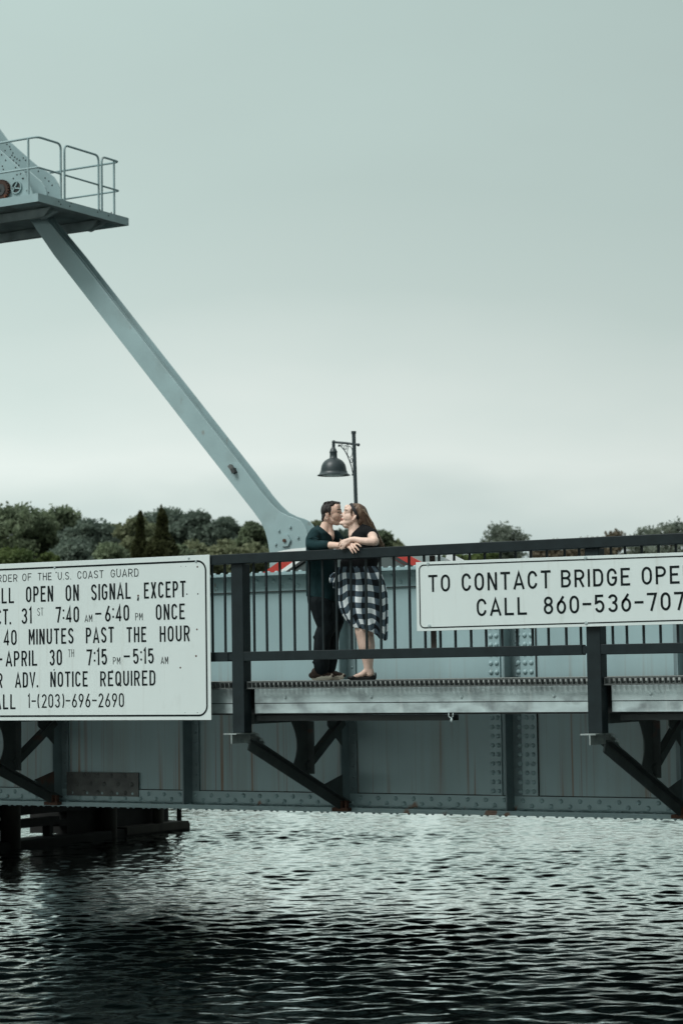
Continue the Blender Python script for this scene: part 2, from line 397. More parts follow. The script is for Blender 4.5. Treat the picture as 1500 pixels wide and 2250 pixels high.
# brackets under every post
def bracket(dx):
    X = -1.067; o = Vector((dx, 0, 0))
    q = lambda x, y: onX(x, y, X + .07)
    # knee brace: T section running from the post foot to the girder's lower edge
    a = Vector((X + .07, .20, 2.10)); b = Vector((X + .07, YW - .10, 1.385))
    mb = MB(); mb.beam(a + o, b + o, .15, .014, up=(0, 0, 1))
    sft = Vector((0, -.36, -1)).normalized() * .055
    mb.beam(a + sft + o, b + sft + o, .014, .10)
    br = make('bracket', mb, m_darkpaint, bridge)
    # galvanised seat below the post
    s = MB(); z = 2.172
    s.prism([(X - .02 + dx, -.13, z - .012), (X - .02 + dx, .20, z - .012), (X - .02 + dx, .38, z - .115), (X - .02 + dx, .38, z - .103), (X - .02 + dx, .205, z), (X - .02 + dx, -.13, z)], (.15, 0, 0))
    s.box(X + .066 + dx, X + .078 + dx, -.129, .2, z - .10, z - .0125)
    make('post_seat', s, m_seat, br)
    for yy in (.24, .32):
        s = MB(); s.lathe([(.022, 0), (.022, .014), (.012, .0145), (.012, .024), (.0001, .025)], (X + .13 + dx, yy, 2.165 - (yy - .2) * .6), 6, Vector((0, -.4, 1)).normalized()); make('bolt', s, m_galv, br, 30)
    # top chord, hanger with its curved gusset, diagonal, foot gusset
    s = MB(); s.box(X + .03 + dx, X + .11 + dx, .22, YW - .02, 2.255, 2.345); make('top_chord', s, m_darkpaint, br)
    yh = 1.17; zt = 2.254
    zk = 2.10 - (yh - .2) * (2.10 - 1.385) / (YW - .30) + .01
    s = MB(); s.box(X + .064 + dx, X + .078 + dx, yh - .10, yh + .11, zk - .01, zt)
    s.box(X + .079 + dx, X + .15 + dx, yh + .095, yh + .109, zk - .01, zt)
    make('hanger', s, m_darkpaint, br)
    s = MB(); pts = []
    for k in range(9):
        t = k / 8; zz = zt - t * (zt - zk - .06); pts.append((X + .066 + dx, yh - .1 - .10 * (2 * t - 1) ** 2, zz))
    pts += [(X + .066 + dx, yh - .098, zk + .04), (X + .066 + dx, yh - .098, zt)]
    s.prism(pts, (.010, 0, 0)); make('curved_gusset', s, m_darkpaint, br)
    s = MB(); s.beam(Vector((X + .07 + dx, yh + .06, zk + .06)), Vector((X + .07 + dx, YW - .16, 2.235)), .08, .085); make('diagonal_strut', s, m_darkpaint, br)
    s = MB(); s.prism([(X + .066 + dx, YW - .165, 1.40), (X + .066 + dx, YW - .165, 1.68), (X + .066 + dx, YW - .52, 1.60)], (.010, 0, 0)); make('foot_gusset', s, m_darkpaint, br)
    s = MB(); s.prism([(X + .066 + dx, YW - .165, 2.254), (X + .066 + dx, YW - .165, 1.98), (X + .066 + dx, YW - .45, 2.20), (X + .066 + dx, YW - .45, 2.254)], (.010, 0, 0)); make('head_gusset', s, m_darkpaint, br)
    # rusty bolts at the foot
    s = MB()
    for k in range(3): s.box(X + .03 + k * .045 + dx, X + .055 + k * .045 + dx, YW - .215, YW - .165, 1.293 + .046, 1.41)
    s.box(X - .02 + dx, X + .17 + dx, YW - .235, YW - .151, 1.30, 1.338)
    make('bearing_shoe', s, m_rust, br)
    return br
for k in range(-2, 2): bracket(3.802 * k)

# ================================================================== RAILING
RX0, RX1 = -8.667, 6.54
rail = thing('bridge_railing', 'black steel bridge railing with thin balusters that the couple lean on', 'railing', (-1.0, .05, 2.172))
mb = MB(); mb.box(RX0, RX1, -.035, .065, 3.826, 3.922); bevel(make('top_rail', mb, m_rail, rail), .006)
for p in posts:
    mb = MB(); mb.box(p, p + .137, 0, .135, 2.1725, 3.8255); bevel(make('post', mb, m_rail, rail), .005)
for p0, p1 in zip(posts[:-1], posts[1:]):
    mb = MB(); mb.box(p0 + .1375, p1 - .045, -.002, .088, 2.872, 2.964); lr = bevel(make('lower_rail', mb, m_rail, rail), .005)
    mb = MB(); mb.box(p1 - .046, p1 - .001, .008, .078, 2.884, 2.952); make('rail_sleeve', mb, m_rail, lr)
bx = []
for px in (468, 496, 559.5, 587, 617, 648, 681, 711, 741, 773, 806, 837.5, 868, 901.5, 934.5, 967.6, 1000.7, 1035, 1068, 1103, 1136, 1170, 1205, 1244, 1276, 1346, 1377, 1414, 1451, 1489):
    bx.append(onY(px, 1424, .043).x)
x = bx[0] - .152
while x > RX0 + .05:
    if not any(p - .03 < x < p + .17 for p in posts): bx.append(x)
    x -= .152
x = bx[29] + .152
while x < RX1 - .05:
    bx.append(x); x += .152
for x in bx[:98]:
    mb = MB(); mb.box(x - .0095, x + .0095, .033, .052, 2.9645, 3.8255); make('baluster', mb, m_rail, rail)

# ================================================================== SIGNS
def arc(cx, cy, rx, ry, a0, a1, n=10): return [(cx + rx * math.cos(D2R(a0 + (a1 - a0) * i / n)), cy + ry * math.sin(D2R(a0 + (a1 - a0) * i / n))) for i in range(n + 1)]
def glyph(ch, w, s):
    """centre lines of a letter in a box w wide and 1 high; s = line thickness, lines kept inside the box"""
    h = s / 2; x0, x1, y0, y1 = h, w - h, h, 1 - h; W = x1 - x0; c = w / 2; rx = W / 2; ry = min(.5 - h, rx * 1.25 + .02); m = .5
    T, B = y1 - ry, y0 + ry
    if ch == 'O' or ch == '0': return [arc(c, T, rx, ry, 0, 180) + arc(c, B, rx, ry, 180, 360) + [(x1, T)]]
    if ch == 'Q': return [arc(c, T, rx, ry, 0, 180) + arc(c, B, rx, ry, 180, 360) + [(x1, T)], [(c, .22), (w - .01, 0)]]
    if ch == 'C': return [arc(c, T, rx, ry, 12, 180) + arc(c, B, rx, ry, 180, 348)]
    if ch == 'G': return [arc(c, T, rx, ry, 12, 180) + arc(c, B, rx, ry, 180, 360) + [(x1, .47), (c, .47)]]
    if ch == 'D': return [[(x0, y0), (x0, y1), (c, y1)] + arc(c, T, rx, ry, 80, 0, 7) + arc(c, B, rx, ry, 0, -80, 7) + [(c, y0), (x0 - h, y0)]]
    if ch == 'R' or ch == 'P':
        r = (y1 - .47) / 2
        g = [[(x0, 0), (x0, y1), (c, y1)] + arc(c + .0, y1 - r, rx, r, 75, -75, 8) + [(c, .47), (x0, .47)]]
        if ch == 'R': g.append([(c, .47), (x1, 0)])
        return g
    if ch == 'B':
        r = (y1 - .53) / 2; r2 = (.53 - y0) / 2
        return [[(x0, y0), (x0, y1), (c, y1)] + arc(c, y1 - r, rx * .93, r, 75, -75, 8) + [(c, .53), (x0, .53)], [(c, .53)] + arc(c, y0 + r2, rx, r2, 75, -75, 8) + [(c, y0), (x0 - h, y0)]]
    if ch == 'E': return [[(w, y1), (x0, y1), (x0, y0), (w, y0)], [(x0, .52), (w * .85, .52)]]
    if ch == 'F': return [[(w, y1), (x0, y1), (x0, 0)], [(x0, .52), (w * .85, .52)]]
    if ch == 'L': return [[(x0, 1), (x0, y0), (w, y0)]]
    if ch == 'T': return [[(0, y1), (w, y1)], [(c, y1), (c, 0)]]
    if ch == 'I': return [[(c, 0), (c, 1)]]
    if ch == 'H': return [[(x0, 0), (x0, 1)], [(x1, 0), (x1, 1)], [(x0, .52), (x1, .52)]]
    if ch == 'N': return [[(x0, 0), (x0, 1)], [(x1, 0), (x1, 1)], [(x0 + .01, .99), (x1 - .01, .01)]]
    if ch == 'M': return [[(x0, 0), (x0, 1)], [(x1, 0), (x1, 1)], [(x0, .98), (c, .35), (x1, .98)]]
    if ch == 'A': return [[(x0 - h * .5, 0), (c, 1 - h), (x1 + h * .5, 0)], [(x0 + W * .14, .28), (x1 - W * .14, .28)]]
    if ch == 'V': return [[(x0 - h * .5, 1), (c, h), (x1 + h * .5, 1)]]
    if ch == 'X': return [[(x0, 1), (x1, 0)], [(x1, 1), (x0, 0)]]
    if ch == 'U': return [[(x0, 1), (x0, B)] + arc(c, B, rx, ry, 180, 360) + [(x1, 1)]]
    if ch == 'S':
        r = (y1 - .5) / 2
        k = min(r, ry)
        return [arc(c, y1 - k, rx, k, 15, 180, 9) + [(x0, y1 - k - .02), (x0 + W * .12, .60), (c, .5), (x1 - W * .12, .40), (x1, y0 + k + .02)] + arc(c, y0 + k, rx, k, 0, -165, 9)]
    if ch == '3':
        r = (y1 - .53) / 2; r2 = (.53 - y0) / 2
        return [arc(c, y1 - r, rx * .95, r, 165, -75, 12) + [(c - W * .05, .53)], [(c - W * .05, .53)] + arc(c, y0 + r2, rx, r2, 75, -165, 12)]
    if ch == '1': return [[(c + W * .1, 0), (c + W * .1, 1 - h * .2), (c - .10, .84)]] if w > .25 else [[(x1, 0), (x1, 1 - h * .2), (x1 - .10, .84)]]
    if ch == '7': return [[(0, y1), (x1, y1), (c - W * .12, 0)]]
    if ch == '4': return [[(x1 - W * .18, 0), (x1 - W * .18, .98), (x0, .24), (w, .24)]]
    if ch == '6': return [[(x1 - W * .2, .99), (x0 + W * .05, B + .12), (x0, B)] + arc(c, B - .0, rx, ry, 180, 360) + arc(c, B + .02, rx, ry, 0, 165, 9)]
    if ch == '9': return [[(x0 + W * .2, .01), (x1 - W * .05, T - .12), (x1, T)] + arc(c, T, rx, ry, 0, 180) + arc(c, T - .02, rx, ry, 180, 345, 9)]
    if ch == '2': return [arc(c, y1 - ry, rx, ry, 165, -20, 10) + [(x0 + W * .02, y0), (w, y0)]]
    if ch == '5': return [[(x1, y1), (x0 + W * .06, y1), (x0 + W * .02, .54)] + arc(c, y0 + .28, rx, .28, 130, -160, 12)]
    if ch == '8':
        r = (y1 - .53) / 2; r2 = (.53 - y0) / 2
        return [arc(c, y1 - r, rx * .9, r, -90, 270, 18), arc(c, y0 + r2, rx, r2, 90, 450, 18)]
    if ch == '-': return [[(.0, .5), (w, .5)]]
    if ch == '.': return [[(c, 0), (c, s * 1.1)]]
    if ch == ':': return [[(c, .22), (c, .22 + s)], [(c, .70), (c, .70 + s)]]
    if ch == ',': return [[(c, s), (c - .04, -.10)]]
    if ch == '(': return [arc(w * 1.1, .5, w * .95, .62, 125, 235, 10)]
    if ch == ')': return [arc(-w * .1, .5, w * .95, .62, 55, -55, 10)]
    return []
RELW = {'I': .16, '.': .17, ':': .17, ',': .17, '1': .42, '(': .5, ')': .5, 'E': .92, 'F': .9, 'L': .92, 'M': 1.12, 'A': 1.08, '-': .9}
def word(mb, text, x0, x1, zb0, zb1, hgt, y, s, gap=.36, sx=1.0):
    """text between x0 and x1 on the plane y; zb0, zb1 = base line at each end; s = thickness relative to the height"""
    tot = sum(RELW.get(c, 1) for c in text) + gap * (len(text) - 1)
    u = (x1 - x0) / tot; x = 0; k = 0
    for ch in text:
        w = RELW.get(ch, 1) * u
        zb = zb0 + (zb1 - zb0) * x / max(x1 - x0, 1e-6)
        for pl in glyph(ch, w / hgt, s):
            pts = [Vector((p[0] * hgt, p[1] * hgt)) for p in pl]
            # drop coincident points
            q = [pts[0]]
            for p in pts[1:]:
                if (p - q[-1]).length > 1e-4: q.append(p)
            pts = q
            if len(pts) < 2: continue
            closed = (pts[0] - pts[-1]).length < 2e-3 and len(pts) > 4
            if closed: pts = pts[:-1]
            n = len(pts); hw = s * hgt / 2; Lp, Rp = [], []
            for i in range(n):
                a = pts[i - 1] if (i > 0 or closed) else None; b = pts[(i + 1) % n] if (i < n - 1 or closed) else None
                d1 = (pts[i] - a).normalized() if a is not None else None; d2 = (b - pts[i]).normalized() if b is not None else None
                if d1 is None: d1 = d2
                if d2 is None: d2 = d1
                n1 = Vector((-d1.y, d1.x)); n2 = Vector((-d2.y, d2.x)); m = (n1 + n2)
                m = m.normalized() if m.length > 1e-5 else n1
                sc = 1 / max(.42, m.dot(n1)); Lp.append(pts[i] + m * hw * sc); Rp.append(pts[i] - m * hw * sc)
            yy = y - .00012 * (k % 7); k += 1
            V = [(x0 + x + p.x, yy, zb + p.y) for p in Lp] + [(x0 + x + p.x, yy, zb + p.y) for p in Rp]
            Fs = [(i, (i + 1) % n, n + (i + 1) % n, n + i) for i in range(n if closed else n - 1)]
            mb.add(V, Fs)
        x += w + gap * u
def sign_text(parent, Y, items):
    for line in items:
        for it in line:
            mb = MB(); text, px0, px1, b0, b1, t0, s = it
            A = onY(px0, b0, Y); B = onY(px1, b1, Y); H = onY(px0, t0, Y).z - A.z
            word(mb, text, A.x, B.x, A.z, B.z, H, Y - .002, s)
            make('lettering', mb, m_ink, parent, recalc=False)
def rrect(x0, x1, z0a, z0b, z1a, z1b, r, n=6):
    """rounded outline; z0a/z0b bottom z at left/right, z1a/z1b top"""
    P = []
    for cx, cz, a0 in ((x1 - r, z1b - r, 0), (x0 + r, z1a - r, 90), (x0 + r, z0a + r, 180), (x1 - r, z0b + r, 270)):
        for i in range(n + 1):
            a = D2R(a0 + 90 * i / n); P.append((cx + r * math.cos(a), cz + r * math.sin(a)))
    return P
def border(x0, x1, z0a, z0b, z1a, z1b, r, t, Y):
    o = rrect(x0, x1, z0a, z0b, z1a, z1b, r); i = rrect(x0 + t, x1 - t, z0a + t, z0b + t, z1a - t, z1b - t, r - t); n = len(o)
    mb = MB(); mb.add([(p[0], Y, p[1]) for p in o] + [(p[0], Y, p[1]) for p in i], [(k, (k + 1) % n, n + (k + 1) % n, n + k) for k in range(n)]); return mb
# --- large sign
Y1 = -.060
sg = thing('schedule_sign', 'large white sign with black opening times hung on the railing, left of the couple', 'sign', (-3.5, Y1, 2.3))
a, b = onY(0, 1239.5, Y1), onY(460.5, 1218.5, Y1); c, d = onY(0, 1585, Y1), onY(459, 1582, Y1)
sl = (b.z - a.z) / (b.x - a.x); XL = -6.6; zl = b.z + sl * (XL - b.x)
mb = MB(); mb.prism([(XL, Y1, d.z - .0), (b.x, Y1, d.z), (b.x, Y1, b.z), (XL, Y1, zl)], (0, .006, 0)); bevel(make('panel', mb, m_sign, sg), .0015)
bo = onY(453.5, 1230, Y1); bb = onY(453.5, 1574, Y1)
make('border', border(XL + .04, bo.x, bb.z, bb.z, zl - .05, bo.z, .105, .018, Y1 - .002), m_ink, sg)
S = .125
rows = [
 [('ORDER', -16, 39, 1279.5, 1278, 1263.5, .10), ('OF', 50, 70, 1277, 1276, 1260.5, .10), ('THE', 84, 114, 1275.5, 1274.5, 1259, .10), ('U.S.', 128, 157, 1274, 1273, 1257.5, .10), ('COAST', 171, 228, 1272, 1270, 1255, .10), ('GUARD', 244, 305, 1269, 1266.5, 1251.5, .10)],
 [('SHALL', -46, 31.5, 1328, 1325, 1294.5, S), ('OPEN', 58, 117.5, 1323.5, 1321.5, 1289, S), ('ON', 145, 174, 1321, 1319.5, 1285.5, S), ('SIGNAL', 201, 288, 1319.5, 1315.5, 1284, S), (',', 302, 307, 1316.5, 1316.5, 1282, S), ('EXCEPT', 317, 408.5, 1315.5, 1311.5, 1280, S)],
 [('OCT.', -22, 24.5, 1374, 1371.5, 1340, S), ('31', 48, 70.5, 1371, 1369.5, 1336.5, S), ('ST', 83, 96, 1353, 1352, 1336, .07), ('7:40', 123, 174.5, 1368, 1367, 1333.5, S), ('AM', 187, 203.5, 1367, 1366, 1351, .10), ('-', 210, 223.5, 1365, 1364.5, 1332.5, S), ('6:40', 231.5, 284.5, 1366, 1363.5, 1331, S), ('PM', 298, 314, 1363, 1362.5, 1347, .09), ('ONCE', 343, 406.5, 1362.5, 1360.5, 1328, S)],
 [('40', 9, 37.5, 1418, 1417, 1384.5, S), ('MINUTES', 64, 162.5, 1416.5, 1414, 1382.5, S), ('PAST', 189.5, 251, 1413.5, 1411.5, 1379, S), ('THE', 279, 322, 1411.5, 1410.5, 1378, S), ('HOUR', 351.5, 417.5, 1410.5, 1408.5, 1376, S)],
 [('-', -8, 6, 1466, 1465, 1431.5, S), ('APRIL', 14, 82.5, 1464.5, 1462.5, 1431, S), ('30', 109.5, 137, 1462.5, 1461.5, 1427.5, S), ('TH', 150.5, 163.5, 1444, 1443, 1427, .07), ('7:15', 191, 236, 1462, 1460.5, 1427, S), ('PM', 249, 265, 1459.5, 1459.5, 1444, .09), ('-', 272.5, 286, 1459, 1458.5, 1425.5, S), ('5:15', 293, 338.5, 1459, 1458, 1425.5, S), ('AM', 354, 370, 1459, 1458.5, 1443, .10)],
 [('R', -5, 6.5, 1511.5, 1511, 1479, S), ('ADV.', 34.5, 84, 1511, 1510, 1477.5, S), ('NOTICE', 111.5, 193.5, 1509.5, 1508.5, 1476, S), ('REQUIRED', 221, 342, 1508, 1506, 1475, S)],
 [('CALL', -27, 35, 1559, 1558, 1526.5, S), ('1-(203)-696-2690', 62, 273, 1555.5, 1553.5, 1525.5, .105)],
]
sign_text(sg, Y1, rows)
def sign_bolts(parent, pts, Y, r, m, nm):
    for px, py in pts:
        p = onY(px, py, Y); mb = MB(); mb.lathe([(r, 0), (r, .004), (r * .6, .0045), (r * .6, .009), (.0001, .01)], p, 10, Vector((0, -1, 0))); make(nm, mb, m, parent, 35)
sign_bolts(sg, [(121, 1247.5), (415, 1226.5), (431, 1234)], Y1, .012, m_galv, 'bolt')
for px, py, r in ((124, 1258, .009), (257.5, 1251, .008), (434, 1245.5, .010), (435, 1305, .008), (411, 1305.5, .008), (433, 1383, .010), (431, 1441.5, .011), (396.5, 1467, .010), (119.5, 1472, .009), (247, 1473.5, .009), (304, 1309, .012), (398, 1244.5, .004), (408.5, 1244.5, .004), (407, 1566, .004), (434, 1566, .005)):
    p = onY(px, py, Y1); mb = MB(); mb.lathe([(r, 0), (r * .7, .0016), (.0001, .002)], p, 10, Vector((0, -1, 0))); make('rusty_hole', mb, m_rust if r > .009 else m_ink, sg)
# --- phone sign
Y2 = -.050
sp = thing('phone_sign', 'long white sign with the bridge telephone number, hung on the railing, right of the couple', 'sign', (2.3, Y2, 3.12))
a, b = onY(913, 1235.5, Y2), onY(1500, 1213.5, Y2); c, d = onY(915.5, 1387, Y2), onY(1500, 1371, Y2)
XR = 4.75; zr = a.z + (b.z - a.z) / (b.x - a.x) * (XR - a.x); zr0 = c.z + (d.z - c.z) / (d.x - c.x) * (XR - c.x)
mb = MB(); mb.prism([(a.x, Y2, c.z), (XR, Y2, zr0), (XR, Y2, zr), (a.x, Y2, a.z)], (0, .005, 0)); bevel(make('panel', mb, m_sign, sp), .0015)
e = onY(919.5, 1241, Y2); g = onY(920.5, 1381, Y2)
make('border', border(e.x, XR - .04, g.z, zr0 + .028, e.z, zr - .030, .05, .011, Y2 - .002), m_ink, sp)
S2 = .135
rows2 = [
 [('TO', 941, 988.5, 1301, 1299.5, 1263.5, S2), ('CONTACT', 1014, 1209.5, 1299, 1292.5, 1260, S2), ('BRIDGE', 1232, 1383.5, 1291, 1286.5, 1252.5, S2), ('OPERATOR', 1409, 1653, 1285, 1277, 1245.5, S2)],
 [('CALL', 1047, 1157, 1354, 1350.5, 1315.5, S2), ('860-536-7070', 1194, 1533, 1350, 1339, 1311, S2)],
]
sign_text(sp, Y2, rows2)
sign_bolts(sp, [(940, 1239.5), (943, 1375.5), (1285.5, 1226), (1287, 1369)], Y2, .017, m_galv, 'bolt')
mb = MB(); p = onY(942.5, 1300, .0); mb.box(p.x - .028, p.x + .028, .066, .076, 2.9645, 3.8255); make('mounting_bar', mb, m_mount, sp)

# small shackle hanging below the fascia
p = onY(990, 1566, .14)
mb = MB(); mb.tube([p + Vector((-.022, 0, .0)), p + Vector((-.024, 0, -.035)), p + Vector((0, 0, -.05)), p + Vector((.022, 0, -.035)), p + Vector((.022, 0, 0))], .005, 6)
mb.ell(p + Vector((.006, 0, -.07)), .015, .012, .022, n=8, m=6)
o = make('shackle', mb, m_galv, None, 180); 
import bmesh
def settle(o):
    """put the origin of a single mesh thing at its own base"""
    me = o.data; n = len(me.vertices); co = np.empty(n * 3); me.vertices.foreach_get('co', co); co = co.reshape(-1, 3)
    c = Vector((float(co[:, 0].mean()), float(co[:, 1].mean()), float(co[:, 2].min())))
    me.vertices.foreach_set('co', (co - np.array(c)).ravel()); me.update(); o.location = c; return o
settle(o); o['label'] = 'tiny pale shackle hanging under the sidewalk edge'; o['category'] = 'shackle'

# ================================================================== LIFTING STRUT AND MACHINE PLATFORM (at the far girder)
YS = 12.0
def plate(mb, pts, Y, t=.02):
    P = [onY(x, y, YS) for x, y in pts]
    mb.prism([(p.x, Y, p.z) for p in P], (0, t, 0)); return mb
strut = thing('lifting_strut', 'long slanting pale blue two-plate steel strut rising from the bridge behind the man', 'strut', (-7.9, YS, 3.83))
edge = [(55, 445), (101, 505), (168, 590 - 30), (300, 729), (481, 960), (540, 1035), (580, 1088), (596, 1107), (612, 1124), (632, 1134), (648, 1138), (660, 1144), (668, 1153), (673, 1165), (678, 1190), (680, 1225), (682, 1262)]
edge = [(72, 440), (103, 481), (168, 560), (300, 729), (481, 960), (540, 1035), (578, 1086), (596, 1107), (614, 1124), (632, 1133), (648, 1138), (660, 1144), (668, 1153), (674, 1166), (679, 1190), (681, 1225), (682, 1262)]
left = [(592, 1262), (592, 1214), (588, 1190), (582, 1168), (573, 1147), (555, 1122), (440, 975), (119, 561), (76, 498), (50, 455)]
mb = MB(); plate(mb, edge + left, YS); fp = bevel(make('front_plate', mb, m_strut, strut), .006)
mb = MB(); plate(mb, edge + left, YS + .28); bevel(make('rear_plate', mb, m_strut, strut), .006)
A, B = onY(75, 470, YS), onY(632, 1190, YS)
mb = MB(); mb.beam((A.x, YS + .15, A.z), (B.x, YS + .15, B.z), .255, .02, up=(0, 1, 0)); make('web', mb, m_strut, strut)
p = onY(628, 1188, YS - .001)
mb = MB(); mb.lathe([(.105, 0), (.105, .035), (.03, .0355)], p, 6, Vector((0, -1, 0)));hn = make('pin_nut', mb, m_strut, fp, 30)
mb = MB(); mb.lathe([(.028, .03), (.028, .06), (.0001, .062)], p, 12, Vector((0, -1, 0))); make('pin_end', mb, m_rust, fp, 30)
for px, py in ((613, 1166), (638, 1158), (655, 1181), (606, 1196)):
    q = onY(px, py, YS - .001); mb = MB(); mb.lathe([(.022, 0), (.022, .028), (.0001, .03)], q, 8, Vector((0, -1, 0))); make('bolt', mb, m_strut, fp, 30)
for px, py, yy in ((513, 1030, YS - .0005),):
    q = onY(px, py, yy); mb = MB(); mb.beam(q + Vector((-.045, -.03, .055)), q + Vector((.045, -.03, -.055)), .055, .09, up=(0, 1, 0)); make('terminal_box', mb, m_oldsteel, fp)
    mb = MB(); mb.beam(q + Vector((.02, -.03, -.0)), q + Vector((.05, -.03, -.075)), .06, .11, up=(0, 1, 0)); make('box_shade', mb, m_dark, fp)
# gear housing above the platform
edge_u = [(-60, 262), (0, 329), (38, 363), (55, 381), (64, 400), (72, 424), (74, 440)]
def plate_u(mb, pts, Y, src, t=.02):
    P = [onY(x, y, src) for x, y in pts]; return mb.prism([(p.x, Y, p.z) for p in P], (0, t, 0))
mb = MB(); plate_u(mb, edge_u + [(-260, 440), (-330, 262)], 11.62, 11.62); hp = bevel(make('housing_plate', mb, m_strut, strut), .006)
for px, py in ((8, 372), (13, 352), (23, 346), (35, 368), (46, 382), (30, 392), (52, 392), (60, 419), (50, 392), (4, 340), (12, 331), (6, 365), (38, 384), (58, 378)):
    q = onY(px, py, 11.619); mb = MB(); mb.dome(q, (0, -1, 0), .014, .012); make('bolt', mb, m_dark, hp)
edge_r = [(-60, 212), (0, 283), (16, 305), (45, 331), (70, 353), (85, 366), (105, 377), (119, 388), (128, 402), (133, 420), (136, 445)]
mb = MB(); plate_u(mb, edge_r + [(-260, 445), (-330, 212)], 12.42, 12.42); h2 = bevel(make('housing_plate', mb, m_strut, strut), .006)
for px, py in ((16, 317), (24, 328), (29, 336), (27, 341), (33, 345), (38, 349), (44, 352), (52, 347), (57, 352), (36, 358), (42, 363), (85, 376), (100, 391), (108, 398), (115, 407), (107, 423), (30, 352), (22, 322)):
    q = onY(px, py, 12.419); mb = MB(); mb.dome(q, (0, -1, 0), .014, .012); make('bolt', mb, m_dark, h2)
mb = MB(); plate_u(mb, [(60, 372), (82, 391), (92, 399), (99, 411), (103, 424), (104, 440), (40, 440), (20, 372)], 12.02, 12.02, .04); bevel(make('inner_ring', mb, m_strut, strut), .006)
g0 = onY(6, 418, 11.6)
mb = MB(); n = 22; prof = []
for k in range(n):
    for j, r in ((0, .150), (.25, .150), (.35, .178), (.75, .178), (.85, .150)):
        a = 2 * math.pi * (k + j) / n; prof.append((g0.x + r * math.cos(a), 11.55, g0.z + r * math.sin(a)))
mb.prism(prof, (0, .06, 0)); gear = make('drive_gear', mb, m_gear, strut); gear['label'] = 'round rusty toothed gear'
mb = MB(); mb.lathe([(.10, 0), (.10, .012), (.02, .013), (.02, .03), (.0001, .031)], (g0.x, 11.549, g0.z), 20, Vector((0, -1, 0))); make('gear_hub', mb, m_dark, gear, 30)
q = onY(38, 412, 11.619)
mb = MB(); mb.lathe([(.095, 0), (.095, .002), (.0001, .003)], q, 24, Vector((0, -1, 0))); ho = make('bearing_opening', mb, m_dark, hp)
mb = MB(); mb.lathe([(.094, 0), (.094, .03), (.112, .03), (.112, 0)], q, 24, Vector((0, -1, 0))); make('bearing_rim', mb, m_strut, ho, 40)
mb = MB(); mb.beam(q + Vector((-.07, -.015, -.05)), q + Vector((.02, -.015, .08)), .02, .03, up=(0, 1, 0)); mb.beam(q + Vector((-.08, -.015, 0)), q + Vector((.08, -.015, -.03)), .02, .03, up=(0, 1, 0)); make('bearing_arm', mb, m_strut, ho)

XP, YP0 = -11.9, 10.7
zt_ = onX(85, 424, XP); zb_ = onX(85, 442, XP)
PT, PB = onY(85, 424, YP0).z, onY(85, 442, YP0).z
YP1 = onX(283, 480, XP).y; XPL = -15.6
plat = thing('machine_platform', 'steel machinery platform with pipe handrails high on the left of the bridge', 'platform', (-13.5, 12, PB))
mb = MB(); mb.box(XPL, XP - .02, YP0 + .02, YP1 - .02, PT - .05, PT - .012); make('floor', mb, m_under, plat)
mb = MB(); mb.box(XPL, XP - .0125, YP0, YP0 + .012, PB, PT); make('edge_plate', mb, m_strut, plat)
mb = MB(); mb.box(XP - .012, XP, YP0, YP1, PB, PT)
ep = make('edge_plate', mb, m_strut, plat)
for px, py in ((130, 443), (157, 446), (154, 453), (134, 449), (220, 461), (245, 467), (239, 474), (215, 466)):
    q = onX(px, py, XP); mb = MB(); mb.dome(q, (1, 0, 0), .013, .010); make('bolt', mb, m_dark, ep)
mb = MB(); mb.box(XPL, XP, YP1 - .012, YP1, PB, PT); make('edge_plate', mb, m_strut, plat)
for (x0, x1, y0, y1) in ((XP - .14, XP - .013, YP0 + .013, YP1 - .013), (XPL, XP - .15, YP0 + .013, YP0 + .09)):
    mb = MB(); mb.box(x0, x1, y0, y1, PB + .002, PB + .012); make('edge_flange', mb, m_under, plat)
for y in (YP0 + .75, YP1 - .45):
    mb = MB(); mb.prism([(XP - .18, y - .05, PB - .02), (XP - .18, y + .05, PB - .02), (XP - .5, y + .05, PB - .12), (XP - .5, y - .05, PB - .12)], (-.02, 0, 0))
    mb.prism([(XP - .30, y - .04, PB + .06), (XP - .45, y - .04, PB - .09), (XPL, y - .04, PB - .09), (XPL, y - .04, PB + .06)], (0, .08, 0)); make('floor_joist', mb, m_under, plat)
mb = MB(); mb.box(XP - .9, XP - .28, YP0 + .25, YP0 + .55, PT - .058, PT - .0505); make('grating_panel', mb, m_strut, plat)
mb = MB(); mb.box(XP - 2.2, XP - 1.2, YP0 + .25, YP0 + .55, PT - .058, PT - .0505); make('grating_panel', mb, m_strut, plat)
# handrails: pipe runs along two edges
def fil(pts, r=.09, n=5):
    """round the corners of a polyline"""
    P = [Vector(p) for p in pts]; out = [P[0]]
    for i in range(1, len(P) - 1):
        a = (P[i - 1] - P[i]); b = (P[i + 1] - P[i]); rr = min(r, a.length * .45, b.length * .45); a = P[i] + a.normalized() * rr; b = P[i] + b.normalized() * rr
        for k in range(n + 1): t = k / n; out.append(a * (1 - t) ** 2 + P[i] * 2 * t * (1 - t) + b * t * t)
    return out + [P[-1]]
XR_, YR_ = XP - .03, YP0 + .03
HT = onY(85, 300, YR_).z; HM = onY(85, 367, YR_).z
def yx(px, py): return onX(px, py, XR_).y
ya, yb, yc, yd = yx(134, 350), yx(142, 350), yx(217, 380), yx(224, 380)
ye = yx(262, 350)
for i, run in enumerate((
    [(XPL + .1, YR_, HT), (XR_, YR_, HT), (XR_, ya, HT), (XR_, ya, PT - .06)],
    [(XR_, yb, PT - .06), (XR_, yb, HT), (XR_, yc, HT), (XR_, yc, PT - .08)],
    [(XR_, yd, PT - .08), (XR_, yd, HT), (XR_, ye, HT), (XPL + .1, ye, HT)])):
    mb = MB(); mb.tube(fil(run, .10), .0195, 10); h = make('handrail', mb, m_strut, plat, 60)
